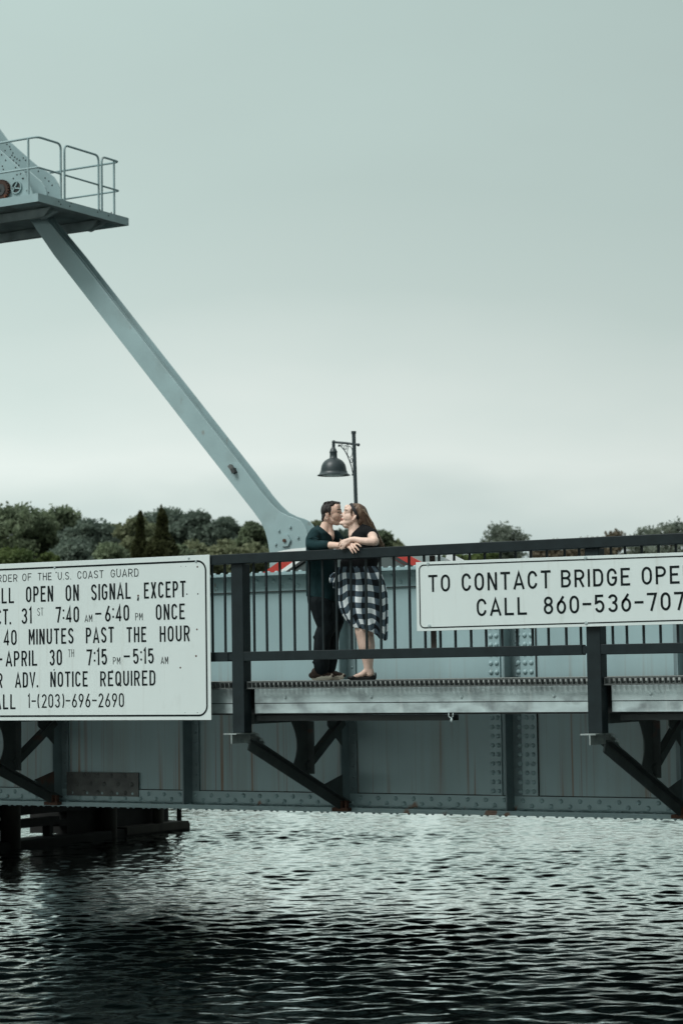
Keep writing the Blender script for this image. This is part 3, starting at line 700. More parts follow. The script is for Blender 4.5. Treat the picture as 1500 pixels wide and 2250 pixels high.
for a_, b_ in (([(XPL + .1, YR_, HM), (XR_, YR_, HM), (XR_, ya, HM)]), 0), (([(XR_, yb, HM), (XR_, yc, HM)]), 0), (([(XR_, yd, HM), (XR_, ye, HM), (XPL + .1, ye, HM)]), 0):
    mb = MB(); mb.tube(fil(a_, .06) if len(a_) > 2 else a_, .0165, 10); make('mid_rail', mb, m_strut, plat, 60)
for x, y in ((onY(63, 380, YR_).x, YR_), (XR_, yx(251, 400)), (-13.6, YR_), (-14.8, YR_), (XR_ - 1.6, ye), (XR_ - 3.0, ye)):
    mb = MB(); mb.tube([(x, y, PT - .06), (x, y, HT)], .0195, 10); make('rail_post', mb, m_strut, plat, 60)
# tower leg that carries the platform, beyond the left edge of the photograph
mb = MB(); mb.box(-15.9, -15.3, 11.4, 12.9, .4, 15.5); make('tower_leg', mb, m_strut, plat)

# ================================================================== STREET LAMP on the far sidewalk
YL = 14.05
sc_ = (onY(733, 1000, YL) - CC).dot(CF) / FPX
lp = onY(733, 1045, YL)
def LP(px, py): return onY(px, py, YL)
topL, botL = LP(776.6, 948), LP(781.5, 1103)
base = topL + (botL - topL) * ((topL.z - 2.67) / (topL.z - botL.z))
lamp = thing('street_lamp', 'dark street lamp with a bell shade on a scrolled bracket, rising behind the couple', 'street lamp', base)
mb = MB(); mb.tube([base, topL], 4.2 * sc_, 16); post = make('post', mb, m_lamp, lamp, 60)
mb = MB(); mb.tube([topL - Vector((0, 0, 5 * sc_)), topL + Vector((0, 0, .5 * sc_))], 5.3 * sc_, 16); make('cap', mb, m_lamp, post, 60)
mb = MB(); mb.lathe([(.15, 0), (.15, .12), (.10, .2), (.08, .5), (.055, .55)], base, 20); make('base', mb, m_lamp, post, 50)
prof = [(36.3, 0), (36.3, 1), (33, 3), (30.5, 5.5), (30, 8), (29.4, 8.5), (29.4, 10), (28.4, 10.5), (28, 15), (26.5, 22), (23.5, 28), (19, 33), (13.5, 36.5), (9.4, 38), (9, 39), (8.2, 40), (8, 50), (8.7, 51), (8.7, 52.5), (7.4, 55), (6.4, 58), (4.5, 61), (3, 63), (2.8, 68), (3.2, 70)]
mb = MB(); mb.lathe([(r * sc_, z * sc_) for r, z in prof], lp, 40); sh = make('shade', mb, m_lamp, lamp, 40)
mb = MB(); mb.lathe([(33 * sc_, -.2 * sc_), (25 * sc_, 1.2 * sc_), (25 * sc_, 1.3 * sc_), (35.8 * sc_, .2 * sc_)], lp, 40); make('shade_rim', mb, m_lamp, sh, 40)
mb = MB(); mb.lathe([(25 * sc_, 1.4 * sc_), (12 * sc_, -.8 * sc_), (.001, -1.6 * sc_)], lp, 32); make('lens', mb, m_lens, sh, 60)
mb = MB(); mb.ell(LP(733, 971.5), 4.4 * sc_, 4.4 * sc_, 4.6 * sc_, n=14, m=10); mb.tube([LP(733, 971.5), LP(759, 973.5), LP(786, 977)], 2.7 * sc_, 10); mb.ell(LP(787, 977.3), 3.7 * sc_, 3.7 * sc_, 3.7 * sc_, n=12, m=8)
mb.tube([LP(733, 975), LP(733, 984)], 3.2 * sc_, 10)
arm = make('arm', mb, m_lamp, lamp, 60)
mb = MB(); c = [LP(x, y) for x, y in ((744, 977), (749, 981), (757, 990), (763, 1001), (768, 1014), (772, 1026), (775, 1040))]
mb.tube(c, 1.25 * sc_, 8)
for cx, cy, rx, ry in ((768.3, 993, 5.6, 12), (758.3, 983, 2.6, 4.6), (771.6, 1012, 2.3, 5), (750.5, 978.5, 2.2, 1.8), (763.5, 979, 1.8, 2.4)):
    mb.tube([LP(cx + rx * math.cos(t), cy + ry * math.sin(t)) for t in [2 * math.pi * k / 20 for k in range(21)]], .75 * sc_, 6, cap=False)
mb.ell(LP(744.5, 979.5), 2.4 * sc_, 2.4 * sc_, 2.4 * sc_, n=10, m=8); mb.ell(LP(774.5, 1043), 2.4 * sc_, 2.4 * sc_, 2.4 * sc_, n=10, m=8)
make('bracket_scroll', mb, m_lamp, arm, 60)

# ================================================================== CAR crossing behind the girder
m_red = mat('red_paint', (.42, .045, .035), .25, var=.04); m_glass = mat('car_glass', (.05, .065, .065), .08, var=.05, spec=.8)
m_tyre = mat('tyre', (.02, .02, .02), .9); m_rim = mat('rim', (.5, .52, .52), .3, metal=.7); m_seal = mat('window_seal', (.02, .025, .025), .6)
m_pale = mat('pale_trim', (.72, .76, .75), .3, var=.04)
YC0 = 8.3; YC1 = YC0 + 1.78; ZR = 2.70
car = thing('parked_car', 'red hatchback with pale roof on the roadway, partly hidden behind the couple', 'car', (-4.6, YC0 + .9, ZR))
car.name = 'car'
tA, tR, tC, tE = onY(652, 1222, YC0 + .14), onY(700, 1202, YC0 + .16), onY(862, 1216, YC0 + .14), onY(915, 1247, YC0 + .06)
A0 = onY(590, 1262, YC0 + .06); zr_ = tR.z; belt = ZR + .98
sA = (tA.z - A0.z) / (tA.x - A0.x); xa = A0.x - (A0.z - belt) / sA
sE = (tC.z - tE.z) / (tE.x - tC.x); xe = tE.x + (tE.z - belt) / sE
# lower body
def prof_body(y): return [(xa - 1.15, y, ZR + .25), (xa - 1.2, y, ZR + .55), (xa - 1.05, y, ZR + .78), (xa - .1, y, belt - .02), (xa, y, belt), (xe, y, belt), (xe + .28, y, belt - .06), (xe + .38, y, ZR + .5), (xe + .33, y, ZR + .25)]
mb = MB(); mb.loft([prof_body(YC0 + .05), prof_body(YC0), prof_body(YC1), prof_body(YC1 - .05)]); body = bevel(make('body', mb, m_red, car, 40), .03, 3)
tin = .16
def P3(x, y, z): return Vector((x, y, z))
roof_x0, roof_x1 = tR.x - .12, tC.x - .35; zr_ -= .03
cab = {}
for nm, y, yt in (('n', YC0 + .03, YC0 + tin), ('f', YC1 - .03, YC1 - tin)):
    cab[nm] = [P3(xa, y, belt), P3(tA.x, yt - .02 if nm == 'n' else yt + .02, tA.z), P3(roof_x0, yt, zr_ - .015), P3(roof_x1, yt, zr_ - .02), P3(tC.x, yt, tC.z), P3(xe, y, belt)]
gl = MB(); nn, ff = cab['n'], cab['f']
gl.loft([[nn[0], nn[1], nn[2], nn[3], nn[4], nn[5]], [ff[0], ff[1], ff[2], ff[3], ff[4], ff[5]]])
cabo = make('window', gl, m_glass, car)
mb = MB(); rl = []
for px, py in ((602, 1216), (612, 1212), (626, 1208.5), (645, 1205.5), (670, 1203.5), (720, 1202), (770, 1201.5), (812, 1204), (842, 1210), (862, 1218)):
    q_ = onY(px, py, YC0 + tin); rl.append(q_)
for a_, b_ in zip(rl[:-1], rl[1:]):
    mb.prism([(a_.x, YC0 + tin - .01, a_.z), (b_.x, YC0 + tin - .01, b_.z), (b_.x, YC0 + tin - .01, b_.z - .045), (a_.x, YC0 + tin - .01, a_.z - .045)], (0, YC1 - YC0 - 2 * tin + .02, 0))
ro = make('roof', mb, m_pale, car, 40)
for nm, q, s in (('n', nn, -1), ('f', ff, 1)):
    o_ = Vector((0, s * .012, 0))
    mb = MB(); mb.beam(q[0] + o_, q[1] + o_, .03, .15, up=(-.7, 0, .7)); make('pillar', mb, m_red if nm == 'n' else m_pale, car)
    mb = MB(); mb.beam(q[0] + o_ * 2 + Vector((.14, 0, -.03)), q[1] + o_ * 2 + Vector((.12, 0, -.02)), .03, .055, up=(-.7, 0, .7)); mb.beam(q[1] + o_ * 2 + Vector((.12, 0, -.02)), q[2] + o_ * 2 + Vector((.1, 0, 0)), .03, .055); make('window_trim', mb, m_pale, car)
    mb = MB(); mb.beam(q[0] + o_ * 1.5 + Vector((.20, 0, -.03)), q[1] + o_ * 1.5 + Vector((.18, 0, -.04)), .03, .03, up=(-.7, 0, .7)); make('window_seal', mb, m_seal, car)
    mb = MB(); mb.beam(q[4] + o_ + Vector((.03, 0, .0)), q[5] + o_ + Vector((.03, 0, 0)), .03, .15, up=(.7, 0, .7)); make('pillar', mb, m_red if nm == 'n' else m_pale, car)
    mb = MB(); mb.beam(q[4] + o_ * 1.5 + Vector((-.07, 0, 0)), q[5] + o_ * 1.5 + Vector((-.07, 0, 0)), .03, .04, up=(.7, 0, .7)); make('window_seal', mb, m_seal, car)
    mb = MB(); mb.beam(P3((xa + xe) / 2, q[0].y + s * .014, belt), P3((xa + xe) / 2, q[2].y + s * .014, zr_ - .03), .03, .06, up=(1, 0, 0)); make('pillar', mb, m_seal, car)
# rear window: pale sky reflection put into the glass colour
mb = MB(); mb.prism([nn[4] + Vector((.012, .09, -.05)), nn[5] + Vector((.012, .10, .04)), ff[5] + Vector((.012, -.10, .04)), ff[4] + Vector((.012, -.09, -.05))], (.01, 0, .01)); make('rear_window', mb, mat('rear_glass', (.25, .28, .28), .06, var=.03, spec=1.0), car)
for wx in (xa - .45, xe - .25):
    for wy, s in ((YC0 - .01, 1), (YC1 + .01, -1)):
        mb = MB(); mb.lathe([(.20, 0), (.31, 0), (.33, .03), (.33, .19), (.31, .2), (.2, .2)], (wx, wy, ZR + .33), 28, Vector((0, s, 0))); w = make('wheel', mb, m_tyre, car, 40)
        mb = MB(); mb.lathe([(.0001, .02), (.06, .02), (.10, .05), (.2, .02), (.2, .18)], (wx, wy, ZR + .33), 24, Vector((0, s, 0))); make('rim', mb, m_rim, w, 40)
for s, y in ((0, YC0 + .25), (1, YC1 - .25)):
    mb = MB(); mb.ell((xa - 1.12, y, ZR + .62), .1, .18, .08, n=12, m=8); make('headlight', mb, m_pale, car, 180)
    mb = MB(); mb.box(xe + .28, xe + .37, y - .16, y + .16, ZR + .62, ZR + .78); bevel(make('tail_light', mb, m_red, car), .02)

# ================================================================== TIMBER FENDER at the pier
XF = -12.1
zf = lambda px, py: onX(px, py, XF).z
yf = lambda px, py=1812: onX(px, py, XF).y
Yend = yf(405)
fender = thing('timber_fender', 'black old timber fender low on the water under the bridge, at the left', 'fender', (XF, 11, 0))
bt = zf(400, 1806)
mb = MB(); mb.box(XF - .35, XF + .14, 4.0, Yend, -.35, bt); bevel(make('base_beam', mb, m_black, fender), .03)
mb = MB(); mb.box(XF - .22, XF + .17, yf(262), Yend - .1, bt - .10, bt + .03); make('waler', mb, m_wood, fender)
mb = MB(); mb.box(XF - .9, XF - .12, yf(160), yf(383), bt + .001, 1.25); make('planking', mb, m_black, fender)
mb = MB(); mb.box(XF - .3, XF - .02, 4.0, yf(384), zf(160, 1781), zf(160, 1781) + .45); make('cap_beam', mb, m_black, fender)
mb = MB(); mb.box(XF - .28, XF - .04, 4.0, yf(136), zf(100, 1815), zf(100, 1797)); make('waler', mb, m_black, fender)
mb = MB(); mb.box(XF - .28, XF - .06, yf(136) + .001, yf(160) - .001, zf(148, 1815), zf(148, 1801)); make('waler', mb, m_black, fender)
mb = MB(); mb.box(XF - .2, XF - .05, yf(115), yf(123), bt + .001, zf(118, 1800)); make('strut', mb, m_black, fender)
for px, w, mt_ in ((20, .17, m_wood), (238, .13, m_wood), (345, .10, m_wood), (391, .045, m_black), (-90, .17, m_black)):
    yy = yf(px); mb = MB(); mb.tube([(XF + .03, yy, bt - .12), (XF + .03, yy, 1.25)], w, 12); make('pile', mb, mt_, fender, 50)
pier = MB(); pier.box(-19, -12.7, 1.5, yf(36) - .1, -1.5, 1.25)
o = settle(make('bridge_pier', pier, m_conc)); o['label'] = 'dark concrete bridge pier behind the timber fender'; o['category'] = 'pier'

# ================================================================== WATER
m_water = bpy.data.materials.new('water'); m_water.use_nodes = True; nt = m_water.node_tree; nt.nodes.clear()
wo_ = nt.nodes.new('ShaderNodeOutputMaterial'); mxs = nt.nodes.new('ShaderNodeMixShader'); df = nt.nodes.new('ShaderNodeBsdfDiffuse'); gs = nt.nodes.new('ShaderNodeBsdfGlossy')
df.inputs['Color'].default_value = (.0015, .003, .003, 1); gs.inputs['Roughness'].default_value = .08; gs.inputs['Color'].default_value = (.95, 1, .98, 1)
fr = nt.nodes.new('ShaderNodeFresnel'); fr.inputs['IOR'].default_value = 1.33; mr = nt.nodes.new('ShaderNodeMapRange'); mr.interpolation_type = 'SMOOTHSTEP'; mr.inputs['From Min'].default_value = .17; mr.inputs['From Max'].default_value = .55
nt.links.new(fr.outputs[0], mr.inputs['Value']); nt.links.new(mr.outputs[0], mxs.inputs[0]); nt.links.new(df.outputs[0], mxs.inputs[1]); nt.links.new(gs.outputs[0], mxs.inputs[2]); nt.links.new(mxs.outputs[0], wo_.inputs[0])
tc = nt.nodes.new('ShaderNodeTexCoord'); n1 = nt.nodes.new('ShaderNodeTexNoise'); n1.inputs['Scale'].default_value = 14; n1.inputs['Detail'].default_value = 3; nt.links.new(tc.outputs['Object'], n1.inputs['Vector'])
bp = nt.nodes.new('ShaderNodeBump'); bp.inputs['Strength'].default_value = .25; bp.inputs['Distance'].default_value = .008; nt.links.new(n1.outputs['Fac'], bp.inputs['Height'])
for q_ in (fr, gs, df): nt.links.new(bp.outputs[0], q_.inputs['Normal'])
def water():
    rs = np.random.RandomState(3)
    x0, x1, y0, y1, st = -22.0, 12.5, -8.0, 26.0, .04
    xs = np.arange(x0, x1 + st / 2, st); ys = np.arange(y0, y1 + st / 2, st)
    X, Y = np.meshgrid(xs, ys); H = np.zeros_like(X)
    wind = math.atan2(CF.y, CF.x) + D2R(12)
    for k in range(110):
        lam = .105 * (1.0 + .024 * k) ** 1.4 * rs.uniform(.85, 1.15)
        a = wind + rs.normal(0, 1.25); kk = 2 * math.pi / lam
        amp = WAMP * lam / 110 ** .5
        ph = kk * (X * math.cos(a) + Y * math.sin(a)) + rs.uniform(0, 6.28)
        s = np.sin(ph); H += amp * (s + .3 * np.cos(2 * ph))
    # patches of stronger and weaker ripples
    G = np.zeros_like(X)
    for k in range(10):
        lam = rs.uniform(4, 14); a = rs.uniform(0, 6.28); G += np.sin(2 * math.pi / lam * (X * math.cos(a) + Y * math.sin(a)) + rs.uniform(0, 6.28))
    H *= np.clip(1 + .11 * G, .35, 1.8)
    ex = np.minimum(np.minimum(X - x0, x1 - X), np.minimum(Y - y0, y1 - Y)); H *= np.clip(ex / 3, 0, 1)
    ny, nx = X.shape; V = np.stack([X, Y, H], -1).reshape(-1, 3)
    i = np.arange(ny * nx).reshape(ny, nx); F = np.stack([i[:-1, :-1], i[:-1, 1:], i[1:, 1:], i[1:, :-1]], -1).reshape(-1, 4)
    B = 1200.0; nb = len(V)
    V = np.vstack([V, [[-B, -B, 0], [B, -B, 0], [B, B, 0], [-B, B, 0], [x0, -B, 0], [x1, -B, 0], [x1, B, 0], [x0, B, 0]]])
    c00, c10, c11, c01 = i[0, 0], i[0, -1], i[-1, -1], i[-1, 0]
    E = np.array([[nb + 4, nb + 5, c10, c00], [c01, c11, nb + 6, nb + 7]]); 
    V = np.vstack([V, [[-B, y0, 0], [-B, y1, 0], [B, y0, 0], [B, y1, 0]]]); q = nb + 8
    E = np.vstack([E, [[nb, nb + 4, c00, q], [q, c00, c01, q + 1], [q + 1, c01, nb + 7, nb + 3], [nb + 5, nb + 1, q + 2, c10], [c10, q + 2, q + 3, c11], [c11, q + 3, nb + 2, nb + 6]]])
    F = np.vstack([F, E])
    me = bpy.data.meshes.new('water'); me.vertices.add(len(V)); me.vertices.foreach_set('co', V.ravel())
    me.loops.add(F.size); me.loops.foreach_set('vertex_index', F.ravel().astype(np.int32)); me.polygons.add(len(F)); me.polygons.foreach_set('loop_start', np.arange(0, F.size, 4, dtype=np.int32))
    me.update(); me.validate(); me.materials.append(m_water); me.shade_smooth()
    o = bpy.data.objects.new('water', me); COL.objects.link(o); o['kind'] = 'structure'
WAMP = .0175
water()
# far shore, a sheet that reaches the horizon
m_ground = mat('shore_ground', (.07, .075, .045), .95, var=.3, vscale=.05)
Fh = Vector((-math.sin(th), math.cos(th), 0)); Rh = Vector((math.cos(th), math.sin(th), 0)); C0 = Vector((CC.x, CC.y, 0))
mb = MB(); W = 1500
rows_ = [(112, -.6), (116, .5), (124, 1.3), (300, 2.0), (2500, 2.0)]
mb.v = [tuple(C0 + Fh * (d + (0 if d > 200 else 6 * math.sin(i * 1.3))) + Rh * (-W + 2 * W * i / 40) + Vector((0, 0, z))) for d, z in rows_ for i in range(41)]
mb.f = [(r * 41 + i, r * 41 + i + 1, (r + 1) * 41 + i + 1, (r + 1) * 41 + i) for r in range(len(rows_) - 1) for i in range(40)]
structure(make('shore', mb, m_ground, recalc=False))

# ================================================================== TREES
def leafmat(name, c1, c2):
    m = bpy.data.materials.new(name); m.use_nodes = True; nt = m.node_tree; b = nt.nodes['Principled BSDF']; b.inputs['Roughness'].default_value = .7; b.inputs['Specular IOR Level'].default_value = .2
    tc = nt.nodes.new('ShaderNodeTexCoord'); n = nt.nodes.new('ShaderNodeTexNoise'); n.inputs['Scale'].default_value = .55; n.inputs['Detail'].default_value = 7; nt.links.new(tc.outputs['Object'], n.inputs['Vector'])
    mr = nt.nodes.new('ShaderNodeMapRange'); mr.inputs['From Min'].default_value = .35; mr.inputs['From Max'].default_value = .65; nt.links.new(n.outputs['Fac'], mr.inputs['Value'])
    mx = nt.nodes.new('ShaderNodeMix'); mx.data_type = 'RGBA'; nt.links.new(mr.outputs[0], mx.inputs['Factor']); mx.inputs['A'].default_value = c1 + (1,); mx.inputs['B'].default_value = c2 + (1,)
    nt.links.new(mx.outputs['Result'], b.inputs['Base Color'])
    tl = nt.nodes.new('ShaderNodeBsdfTranslucent'); nt.links.new(mx.outputs['Result'], tl.inputs['Color']); ms = nt.nodes.new('ShaderNodeMixShader'); ms.inputs[0].default_value = .42
    nt.links.new(b.outputs[0], ms.inputs[1]); nt.links.new(tl.outputs[0], ms.inputs[2]); nt.links.new(ms.outputs[0], nt.nodes['Material Output'].inputs[0])
    return m
L_oak = leafmat('oak_leaves', (.115, .15, .095), (.20, .245, .15))  # broadleaf colours are lightened to stand in for distance haze
L_dark = leafmat('dark_leaves', (.11, .145, .12), (.17, .215, .17))
L_light = leafmat('olive_leaves', (.16, .185, .11), (.25, .27, .165))
L_con = leafmat('conifer_needles', (.035, .042, .018), (.07, .078, .032))
L_green = leafmat('bush_leaves', (.06, .09, .035), (.13, .17, .06))
L_grey = leafmat('greyish_leaves', (.15, .18, .15), (.22, .25, .20))
L_brown = leafmat('autumn_leaves', (.13, .11, .08), (.20, .17, .12))
m_bark = mat('bark', (.07, .06, .05), .9, var=.3)
def tree(name, px, py, wpx, d, leaf, label, dens=1.0, kind='round', low=.12, group='trees on the far shore', leafsize=None, blobs=None, hmul=1.0):
    r = random.Random(int(px * 13 + py * 7)); top = at(px, py, d); gz = 1.3 + (d - 112) * .005 if d > 124 else 1.2
    base = Vector((top.x, top.y, gz)); H = top.z - gz; Wd = wpx * d / FPX / 2 * (1.2 if kind != 'conifer' else 1)
    o = thing(name, label, 'tree' if kind != 'bush' else 'bush', base, group)
    ls = leafsize or .00095 * d
    rs = np.random.RandomState(int(px * 13 + py * 7) % 100000); parts = []
    limbs = []
    if kind == 'conifer':
        n = int(9000 * dens); t = rs.rand(n) ** .7; a = rs.rand(n) * 6.283
        R = Wd * (t ** .85) * (.78 + .3 * np.sin(t * 34 + 1) * (1 - t * .4)) + .05
        rr_ = R * np.sqrt(.2 + .8 * rs.rand(n)) * (1 + .22 * np.sin(a * 3 + t * 9))
        parts.append(np.stack([base.x + rr_ * np.cos(a), base.y + rr_ * np.sin(a), gz + H * (1 - t * .93) - rr_ * .3 + rs.normal(0, .1, n)], -1))
    else:
        ch = min(H * .46, max(Wd * .95, H * .2)); cz = gz + H - ch; nb = blobs or 34
        for i in range(nb):
            # clumps spread over the crown's envelope, more of them on top
            u = r.uniform(-.8, 1); a = r.uniform(0, 6.28); q = (1 - abs(u) ** 2.8) ** (1 / 2.8); br = r.uniform(.17, .40) * min(Wd, ch)
            rad = r.uniform(.45, 1.0)
            c = Vector((base.x + (Wd - br * .8) * q * math.cos(a) * rad, base.y + (Wd - br * .8) * q * math.sin(a) * rad, cz + (ch - br) * u))
            if i == 0: c = Vector((base.x, base.y, gz + H - br))
            limbs.append(c)
            n = max(12, int(dens * 62 * (br / ls) ** 1.22)); g = rs.normal(0, 1, (n, 3)); g[:, 2] *= .8; g /= np.linalg.norm(g, axis=1)[:, None]
            rr_ = br * (.3 + .7 * rs.rand(n)) ** .5 * rs.uniform(.8, 1.25, n)
            lump = 1 + .22 * np.sin(g[:, 0] * 5 + i) * np.sin(g[:, 1] * 4 + 2 * i)
            parts.append(np.array(c) + g * np.array([1.15, 1.15, .85]) * (rr_ * lump)[:, None])
    P_ = np.concatenate(parts); n = len(P_); nn_ = rs.normal(0, 1, (n, 3)); nn_ /= np.linalg.norm(nn_, axis=1)[:, None]
    aa = np.cross(nn_, rs.normal(0, 1, (n, 3))); aa /= np.linalg.norm(aa, axis=1)[:, None]; bb2 = np.cross(nn_, aa); sz = (ls * rs.uniform(.55, 1.4, n))[:, None]
    V_ = np.stack([P_ + aa * sz, P_ + bb2 * sz * .65, P_ - aa * sz, P_ - bb2 * sz * .65], 1).reshape(-1, 3) - np.array(base)
    me_ = bpy.data.meshes.new('crown'); me_.vertices.add(4 * n); me_.vertices.foreach_set('co', V_.ravel()); me_.loops.add(4 * n); me_.loops.foreach_set('vertex_index', np.arange(4 * n, dtype=np.int32))
    me_.polygons.add(n); me_.polygons.foreach_set('loop_start', np.arange(0, 4 * n, 4, dtype=np.int32)); me_.update(); me_.materials.append(leaf)
    oc = bpy.data.objects.new('crown', me_); COL.objects.link(oc); oc.parent = o
    t = MB(); tr = max(.12, H * .018)
    t.tube([base - Vector((0, 0, .3)), base + Vector((tr, 0, H * .25)), base + Vector((-tr, tr, H * (.62 if kind != 'conifer' else .9)))], [tr * 1.4, tr, tr * (.5 if kind != 'conifer' else .15)], 8)
    for c in limbs[:9]:
        s0 = base + Vector((0, 0, H * r.uniform(.2, .45))); mid = (s0 + c) / 2 + Vector((0, 0, -.05 * H)); t.tube([s0, mid, c], [tr * .6, tr * .4, tr * .15], 6)
    make('trunk', t, m_bark, o, 60)
    return o
T = tree
T('oak_tree', 38, 1105, 185, 185, L_oak, 'broad oak tree at the left edge of the photo, above the large sign')
T('oak_tree', 128, 1108, 120, 188, L_oak, 'oak tree with ragged spiky top, second from the left above the large sign', dens=.8)
T('oak_tree', 196, 1136, 120, 180, L_dark, 'dark oak tree sloping down to the right beside the ragged-topped oak')
T('leafy_tree', 252, 1150, 110, 200, L_light, 'low olive tree in the dip between the two dark woods, left of the thin conifer')
T('leafy_tree', 302, 1133, 90, 178, L_light, 'light olive tree directly behind the thin conifer')
T('leafy_tree', 360, 1113, 150, 215, L_dark, 'large dark tree rising behind the wide conifer')
T('leafy_tree', 432, 1119, 120, 212, L_dark, 'dark round tree between the wide conifer and the foot of the strut')
T('leafy_tree', 492, 1134, 90, 210, L_dark, 'dark tree to the left of the strut foot, lower than its neighbour')
T('leafy_tree', 548, 1143, 84, 190, L_oak, 'green tree showing just left of the strut foot')
T('conifer_tree', 308, 1127, 115, 135, L_con, 'thin dark pointed conifer above the large sign', kind='conifer', group='conifers above the large sign', dens=3.5)
T('conifer_tree', 356, 1120, 235, 135, L_con, 'wide dark pointed conifer above the large sign', kind='conifer', group='conifers above the large sign', dens=5)
T('leafy_bush', 30, 1199, 140, 130, L_green, 'bright green bush at the left edge just above the large sign', kind='bush')
T('leafy_bush', 108, 1212, 60, 130, L_green, 'small green bush just above the large sign, right of the bright green bush', kind='bush')
T('leafy_bush', 160, 1180, 110, 140, L_dark, 'dark bush under the ragged oak above the large sign', kind='bush')
T('leafy_bush', 240, 1190, 90, 145, L_oak, 'low bush left of the thin conifer', kind='bush')
T('leafy_bush', 395, 1196, 70, 140, L_oak, 'low bush beside the wide conifer', kind='bush')
T('leafy_bush', 425, 1186, 90, 150, L_light, 'low olive bush right of the wide conifer', kind='bush')
T('leafy_bush', 490, 1184, 90, 150, L_light, 'low olive bush above the left post of the railing', kind='bush')
T('leafy_bush', 560, 1190, 90, 150, L_light, 'low olive bush under the strut', kind='bush')
T('leafy_tree', 697, 1143, 60, 200, L_light, 'small tree showing between the strut foot and the man')
T('leafy_tree', 755, 1160, 100, 200, L_dark, 'tree seen in the gap between the necks of the couple')
T('leafy_tree', 832, 1163, 70, 200, L_oak, 'tree just right of the woman')
T('leafy_tree', 868, 1186, 60, 200, L_light, 'low tree right of the woman, tapering down to the rail')
T('leafy_bush', 1000, 1214, 80, 150, L_green, 'green bush seen between rail and phone sign, left end', kind='bush')
T('leafy_bush', 1060, 1208, 90, 150, L_green, 'green bush seen between rail and phone sign under the grey tree', kind='bush')
T('round_tree', 1093, 1146, 118, 240, L_grey, 'lone greyish round tree above the railing, gaps in its crown', dens=.45, low=.3, blobs=24)
T('thin_tree', 1215, 1184, 110, 190, L_brown, 'low brownish tree behind the phone sign, left of the right post', dens=.5)
T('thin_tree', 1295, 1172, 120, 190, L_brown, 'low thin tree behind the right post of the railing', dens=.3)
T('thin_tree', 1355, 1164, 90, 195, L_brown, 'thin tree showing above the railing, right of the right post', dens=.4)
T('airy_tree', 1418, 1155, 90, 190, L_grey, 'airy tree above the railing near the right edge of the photo', dens=.2)
T('airy_tree', 1472, 1136, 110, 185, L_grey, 'tallest airy tree at the right edge of the photo', dens=.2)
T('airy_tree', 1560, 1140, 110, 185, L_grey, 'airy tree cut by the right edge of the photo', dens=.2)

# ================================================================== PEOPLE
m_skin = mat('skin', (.68, .46, .365), .5, var=.05, vscale=30); m_skin.node_tree.nodes['Principled BSDF'].inputs['Subsurface Weight'].default_value = .08
m_skin.node_tree.nodes['Principled BSDF'].inputs['Subsurface Scale'].default_value = .01
m_skin2 = mat('fair_skin', (.74, .52, .425), .5, var=.05, vscale=30)
m_lips = mat('lips', (.42, .14, .11), .45)
m_shirt = mat('teal_jersey', (.010, .031, .035), .9, var=.35, vscale=9, bump=1.0, bscale=13, spec=.2)
m_trous = mat('black_trousers', (.006, .010, .012), .85, var=.3, vscale=12, bump=.5, bscale=25, spec=.2)
m_tee = mat('black_tee', (.006, .007, .008), .9, var=.3, vscale=12, bump=.4, bscale=25, spec=.2)
m_hairm = mat('dark_brown_hair', (.010, .0065, .0055), .55, var=.4, vscale=60, bump=.8, bscale=120)
m_hairw = mat('brown_hair', (.11, .062, .038), .5, var=.45, vscale=28, stretch=(1, 1, .25), bump=.6, bscale=60)
overlay(m_hairw, (.34, .25, .17), 18, (1, 1, .2), .52, .7, amount=.75)
m_blond = mat('blond_hair_ends', (.40, .31, .22), .5, var=.3, vscale=40)
m_band = mat('headband_cloth', (.008, .008, .009), .7)
m_shoe = mat('brown_knit_shoe', (.055, .035, .026), .85, var=.3, vscale=60, bump=.4, bscale=200)
m_sole = mat('beige_sole', (.66, .60, .50), .7)
m_flat = mat('black_flat_shoe', (.006, .006, .007), .5)
def fused(name, mb, mt, parent, voxel=.006, smooth=4, cut=None):
    """join overlapping shapes into one continuous surface"""
    tmp = make('tmp', mb, mt, parent)
    r_ = tmp.modifiers.new('r', 'REMESH'); r_.mode = 'VOXEL'; r_.voxel_size = voxel; r_.use_smooth_shade = True
    s_ = tmp.modifiers.new('s', 'SMOOTH'); s_.factor = .5; s_.iterations = smooth
    dg = bpy.context.evaluated_depsgraph_get(); me = bpy.data.meshes.new_from_object(tmp.evaluated_get(dg))
    bpy.data.objects.remove(tmp); me.name = name
    if cut:
        co, no = cut; bm = bmesh.new(); bm.from_mesh(me); off = root_loc(parent)
        bmesh.ops.bisect_plane(bm, geom=bm.verts[:] + bm.edges[:] + bm.faces[:], plane_co=co - off, plane_no=no, clear_outer=True)
        bm.to_mesh(me); bm.free()
    me.materials.clear(); me.materials.append(mt); me.shade_smooth()
    o = bpy.data.objects.new(name, me); COL.objects.link(o); o.parent = parent; return o
